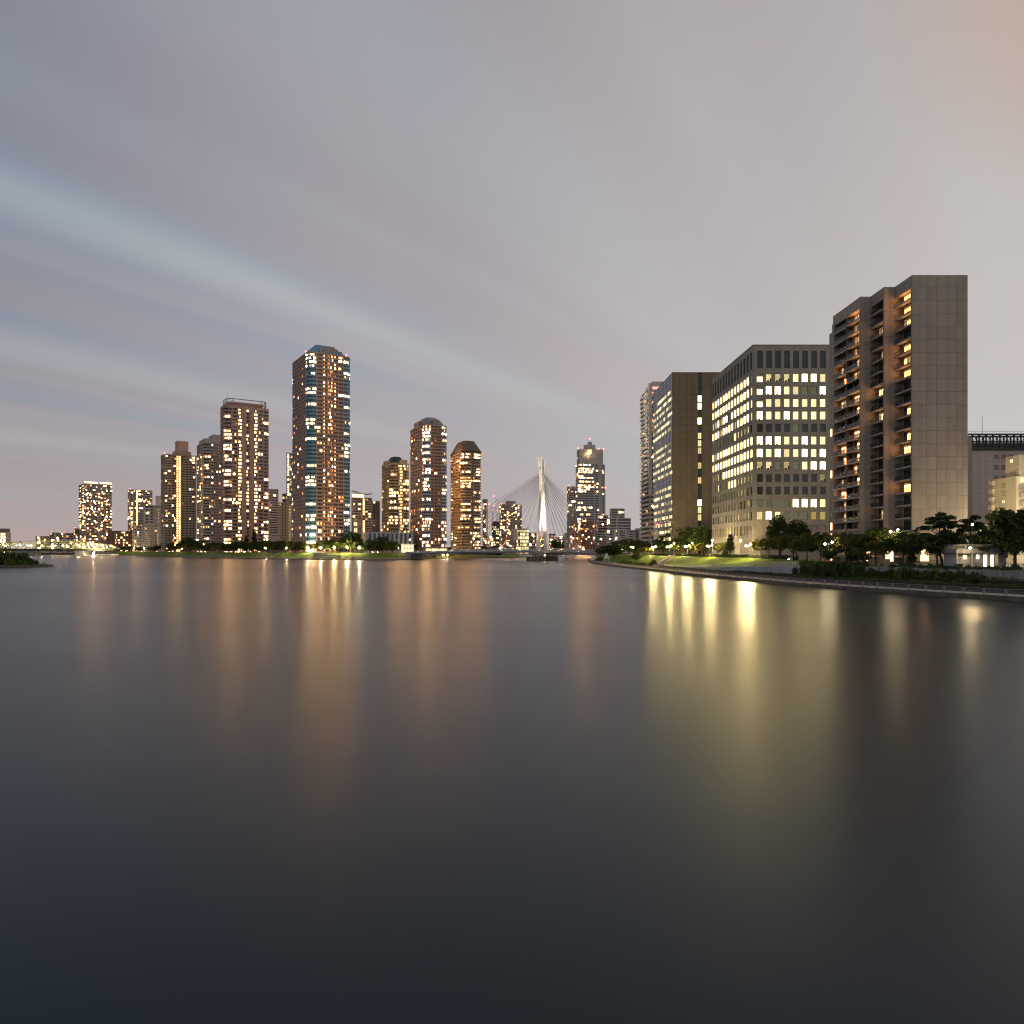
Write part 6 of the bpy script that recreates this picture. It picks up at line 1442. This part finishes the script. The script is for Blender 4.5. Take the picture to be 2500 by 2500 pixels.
for i, (px, top) in enumerate(((1018, 1327), (1031, 1324), (1043, 1326))): itree(T_WIDE, px, 36, top, ['lit leafy tree right of the pavilion, first of three', 'lit leafy tree right of the pavilion, middle of three', 'lit leafy tree right of the pavilion, last before the bridge'][i], i, .9)
for i, (px, off, h) in enumerate(((1090, 42, 9), (1104, 45, 10), (1120, 48, 10.5), (1136, 48, 11), (1152, 46, 10.5), (1168, 44, 11), (1184, 42, 10), (1200, 40, 10), (1216, 38, 9), (1232, 36, 9), (1246, 34, 8))):
    x, y = isle(px, off); tree(T_ROUND, x, y + 8, 4, h, 'dark tree beyond the cable stayed bridge on the island', 'trees beyond the bridge', i, wide=1.4)
for i, (px, Y, h) in enumerate(((1362, 1420, 26), (1374, 1425, 22), (1388, 1430, 18), (1455, 900, 14), (1461, 860, 10))):
    tree(T_ROUND, X(px, Y), Y, 3.4, h, ['dark tree on the far shore right of the pylon', 'dark tree on the far shore, second from the pylon', 'dark tree on the far shore, third from the pylon', 'dark tree by the far bank under the cables', 'small dark tree by the far bank under the cables'][i], None, i, wide=1.3)
# the bushy point on the left
for i, (x, y, rx, rz) in enumerate(((-270, 397, 6.5, 9.6), (-263.5, 398, 4.8, 7.4), (-279, 400, 8, 11.0), (-258, 397, 3.6, 4.6), (-292, 404, 10, 11.5), (-266, 392, 3.4, 4.4), (-274, 392, 4, 5.6), (-260, 393, 2.6, 3.0))):
    bush(x, y, .6, rx, rz, ['high dark bush in the middle of the stone point', 'rounded bush right of the high one on the stone point', 'highest bush at the left frame edge', 'low bush at the right end of the thicket', 'bush beyond the left frame edge', 'low front bush near the middle of the stone point', 'low front bush at the left of the stone point', 'small front bush at the right of the stone point'][i], 'bushes on the stone point', i)
rgp = random.Random(3); b = MB()
for i in range(420): x = -262 + 16 * rgp.random() ** .8; leaf(b, (x, 391 + rgp.uniform(-.5, 6), 1.0 + rgp.uniform(0, 1.2) * (1 - (x + 262) / 20)), .28, rgp)
o = single(b, 'undergrowth', [LEAFY], None, None, kind='stuff')
pr = Thing('point_railing', (-248, 391, 1.0), 'dark short railing at the tip of the stone point', 'fence'); b = MB()
for j in range(9): b.tube((-256 + j * 1.25, 390.2, .9), (-256 + j * 1.25, 390.2, 2.4), .16, k=5)
pr.part(b, 'post', [DARKST], stuff=True); b = MB(); b.tube((-256, 390.2, 2.2), (-246, 390.2, 2.2), .09, k=5); b.tube((-256, 390.2, 1.6), (-246, 390.2, 1.6), .09, k=5); pr.part(b, 'rail', [DARKST])
# ------------------------------------------------------------------ trees of the right bank: (column, inland, row of the top, kind, width, label)
def btree(kind, px, off, top, lab, i=0, wide=1.0, group=None, name='broadleaf_tree', h=None):
    x, y = bank_point(px, off); z = land_z(off, y) - .1; tree(kind, x, y, z, h or max(3, Z(top, y) - z), lab, group, i, name, wide)
for (kind, px, off, top, w, lab) in (
    (T_ROUND, 1466, 16, 1336, 1.3, 'small dark tree at the tip of the right bank beside the bridge'), (T_BALL, 1484, 15, 1330, 1.5, 'dark rounded tree behind the white stand at the bank tip'), (T_BALL, 1500, 15, 1325, 1.4, 'dark tree right of the white stand'),
    (T_BALL, 1512, 34, 1317, 1.3, 'taller dark tree behind the bank tip'), (T_BALL, 1533, 40, 1315, 1.2, 'broad dark tree behind the lit trees of the far lawn'), (T_BALL, 1554, 40, 1316, 1.2, 'dark tree before the foot of the balcony tower'), (T_ROUND, 1574, 38, 1319, 1.2, 'dark tree just left of the glass side foot'),
    (T_WIDE, 1537, 24, 1334, .9, 'tree lit yellow green by the two far lamps'), (T_ROUND, 1558, 17, 1335, 1.1, 'dark tree standing on the far lawn slope'), (T_WIDE, 1580, 22, 1334, .9, 'tree lit yellow green above the far lawn'), (T_ROUND, 1553, 12, 1352, 1.2, 'low dark tree at the lawn foot'),
    (T_BALL, 1612, 44, 1312, 1.2, 'dark tree before the lower glass side'), (T_BALL, 1630, 46, 1302, 1.15, 'dark tree rising before the left of the brown slab'), (T_BALL, 1652, 48, 1294, 1.1, 'big dark tree before the brown slab'), (T_BALL, 1682, 48, 1285, 1.1, 'biggest domed dark tree before the brown slab'), (T_BALL, 1717, 46, 1283, 1.0, 'domed dark tree under the window slot of the brown slab'), (T_BALL, 1735, 46, 1291, .8, 'narrower dark tree between brown slab and office block'),
    (T_ROUND, 1620, 36, 1324, 1.2, 'low tree under the lamps behind the lawn stairs'), (T_ROUND, 1648, 38, 1326, 1.3, 'low tree under the lamps left of the middle'), (T_WIDE, 1672, 34, 1328, 1.0, 'low spreading tree right of the stairs lamp'), (T_WIDE, 1700, 32, 1325, 1.0, 'spreading tree between the middle lamps'), (T_WIDE, 1722, 33, 1327, .9, 'spreading tree left of the office end lamp'),
    (T_CONE, 1783, 30, 1304, 1.5, 'layered conical tree at the left end of the office block'), (T_WIDE, 1768, 29, 1322, .9, 'spreading tree under the conical one'), (T_WIDE, 1752, 31, 1324, .9, 'spreading tree right of the office end lamp'), (T_WIDE, 1798, 33, 1318, .8, 'spreading tree behind the brightest lamp'),
    (T_BALL, 1903, 30, 1258, .62, 'tall rounded clipped tree before the office windows, left of two'), (T_BALL, 1945, 30, 1269, .66, 'lower rounded clipped tree before the office windows, right of two'),
    (T_WIDE, 1856, 29, 1312, .8, 'cherry tree right of the brightest lamp'), (T_WIDE, 1878, 27, 1308, .9, 'cherry tree left of the rounded clipped trees'), (T_WIDE, 1905, 24, 1302, .9, 'cherry tree under the taller clipped tree'), (T_WIDE, 1938, 23, 1301, .9, 'cherry tree with a green lit trunk'), (T_WIDE, 1970, 22, 1299, .9, 'cherry tree right of the lower clipped tree'), (T_WIDE, 2003, 22, 1296, .9, 'reddish cherry tree left of the twin lamp'), (T_WIDE, 2040, 21, 1298, .85, 'cherry tree before the left edge of the apartment slab'),
    (T_WIDE, 2076, 20, 1297, .85, 'cherry tree before the widest balcony stack'), (T_WIDE, 2108, 19, 1296, .85, 'cherry tree under the lowest balconies'), (T_ROUND, 2138, 20, 1284, .95, 'dark rounded tree before the middle stack'), (T_WIDE, 2160, 18, 1300, .8, 'cherry tree left of the tall two armed lamp'), (T_WIDE, 2205, 19, 1290, .8, 'tree lit green by the tall two armed lamp'), (T_ROUND, 2228, 19, 1296, .8, 'dark tree before the blank end wall'),
    (T_CONE, 2226, 15, 1340, 1.5, 'small dark conical tree on the low bank right of the lamp'), (T_ROUND, 2288, 18, 1297, 1.0, 'dark low tree under the larger pine'), (T_ROUND, 2326, 22, 1292, 1.0, 'dark tree behind the larger pine'), (T_ROUND, 2404, 30, 1293, .9, 'dark tree behind the pavilion roof'), (T_ROUND, 2422, 32, 1284, .9, 'dark tree right of the smaller pine'),
    (T_BALL, 2478, 27, 1234, 1.0, 'big dark broad tree at the right frame edge'), (T_BALL, 2510, 26, 1225, .9, 'big dark tree cut by the right frame edge'), (T_BALL, 2446, 33, 1268, .9, 'dark tree between smaller pine and big tree'),
    (T_ROUND, 2024, 14, 1338, 1.0, 'low lit tree above the ivy bank'), (T_ROUND, 2096, 13.5, 1334, .95, 'leafy dark shrub tree above the ivy bank'), (T_ROUND, 2085, 13.2, 1340, 1.0, 'dark shrub tree left of it on the ivy bank'), (T_ROUND, 2112, 13.2, 1345, 1.0, 'dark shrub tree right of it on the ivy bank')):
    btree(kind, px, off, top, lab, int(px) % 6, w, None, 'conifer_tree' if kind is T_CONE else ('cherry_tree' if lab.startswith(('cherry', 'reddish')) else 'broadleaf_tree'))
btree(T_PINE, 2298, 19, 1255, 'larger cloud pruned pine before the blank end wall', 0, .95, None, 'pine_tree'); btree(T_PINE, 2368, 22, 1263, 'smaller cloud pruned pine right of the blank end wall', 1, .85, None, 'pine_tree')
# bushes along the foot of the lawn and on the retaining wall
for i, (px, off, rx, rz, lab) in enumerate(((1523, 8.2, 3.4, 2.2, 'clipped round bush at the lawn foot near the bank tip'), (1536, 8.2, 3.4, 2.2, 'second clipped round bush at the lawn foot'), (1552, 8.2, 3.0, 2.0, 'third clipped round bush at the lawn foot'), (1565, 8.2, 2.8, 1.9, 'fourth clipped round bush at the lawn foot'), (1579, 8.2, 2.6, 1.8, 'fifth clipped round bush at the lawn foot'), (1597, 8.6, 2.4, 3.6, 'taller leafy bush at the foot of the lawn stairs'), (1466, 7.2, 5, 3.4, 'dark bush under the bridge end'), (1478, 7.5, 4, 2.2, 'low dark bush before the white stand'))):
    x, y = bank_point(px, off); bush(x, y, land_z(off, y) - .1, rx, rz, lab, 'bushes at the lawn foot', i)
rg = random.Random(21)
def wall(px):
    for lim, w in ((2000, 'at the ramp end'), (2040, 'below the twin lamp'), (2080, 'below the widest balcony stack'), (2120, 'below the shrub trees'), (2165, 'before the middle stack'), (2205, 'before the tall two armed lamp'), (2255, 'before the blank end wall'), (2310, 'below the larger pine')):
        if px < lim: return w
    return 'before the pavilion'
for i in range(56):
    px = 1955 + i * 7.9; off = rg.uniform(10.6, 12.2); x, y = bank_point(px, off)
    hh = rg.uniform(2.8, 4.3) if px < 2400 else rg.uniform(1.6, 3.4)
    bush(x, y, 1.2, rg.uniform(1.7, 2.8), hh + (.9 if px < 2110 else 0), 'dark ivy like bush over the retaining wall, ' + wall(px), 'ivy bushes, ' + wall(px), rg.choice((0, 0, 1)), 'ivy_bush')
    if 1955 < px < 2120:
        x, y = bank_point(px, 13.6); bush(x, y, 4.2, rg.uniform(1.8, 2.6), rg.uniform(1.5, 2.6), 'leafy bush on top of the retaining wall, ' + wall(px), 'wall top bushes, ' + wall(px), rg.choice((0, 1, 2)))
for i in range(14):
    x, y = bank_point(2180 + i * 23, rg.uniform(13.4, 16)); bush(x, y, 5.0, rg.uniform(.8, 1.4), rg.uniform(.7, 1.3), 'small garden shrub behind the green fence', 'shrubs behind the green fence', i)
hp = [bank_point(px, 8.0) for px in (1788, 1830, 1870, 1915, 1960, 2000, 2045, 2090)]
hedge([p + (1.1,) for p in hp], 2.4, 1.15, 'clipped low hedge along the promenade below the ramp', LEAF)
hp = [bank_point(px, 8.3) for px in (2092, 2140, 2190, 2240, 2290, 2340, 2400, 2460, 2540)]
hedge([p + (1.1,) for p in hp], 3.0, 1.35, 'long clipped hedge along the near promenade to the right frame edge', LEAF)
hp = [bank_point(px, 10.2) for px in (2395, 2430, 2470, 2530)]
hedge([p + (1.2,) for p in hp], 1.6, 2.3, 'yellowish hedge at the foot of the stained wall', LEAFY, dens=16, wob=.4)
hp = [bank_point(px, 24.6) for px in (1596, 1640)]; hedge([p + (6.1,) for p in hp], 1.4, 1.0, 'clipped hedge at the lawn top left of the stairs', LEAFD, ls=.22)
hp = [bank_point(px, 24.6) for px in (1652, 1690, 1740, 1790, 1830, 1880, 1945)]; hedge([p + (6.1,) for p in hp], 1.4, 1.05, 'long clipped hedge at the lawn top under the lamps', LEAFD, ls=.22)
hp = [bank_point(px, 8.2) for px in (1612, 1650, 1700, 1750, 1780)]; hedge([p + (1.05,) for p in hp], 1.6, .7, 'thin weedy hedge at the foot of the ramp wall', LEAFY, ls=.2, wob=.3)
# grass tufts on the lit lawn
b = MB(); rg = random.Random(15)
for _ in range(9000):
    px = rg.uniform(1515, 1950); off = rg.uniform(9.3, 23.8)
    j = rg.randrange(len(RB) - 1); p, n = RB[j], RBN[j]
    if not 236 < p[1] < 470: continue
    u = rg.random(); p = lerp(RB[j], RB[j + 1], u); x, y = p[0] + n[0] * off, p[1] + n[1] * off; z = land_z(off, p[1]); w = rg.uniform(.05, .1); a = rg.uniform(0, 3.1); h = rg.uniform(.12, .3)
    b.poly([(x - w * cos(a), y - w * sin(a), z - .02), (x + w * cos(a), y + w * sin(a), z - .02), (x + rg.uniform(-.08, .08), y + rg.uniform(-.08, .08), z + h)])
single(b, 'grass', [GRASSM], None, None, kind='stuff')
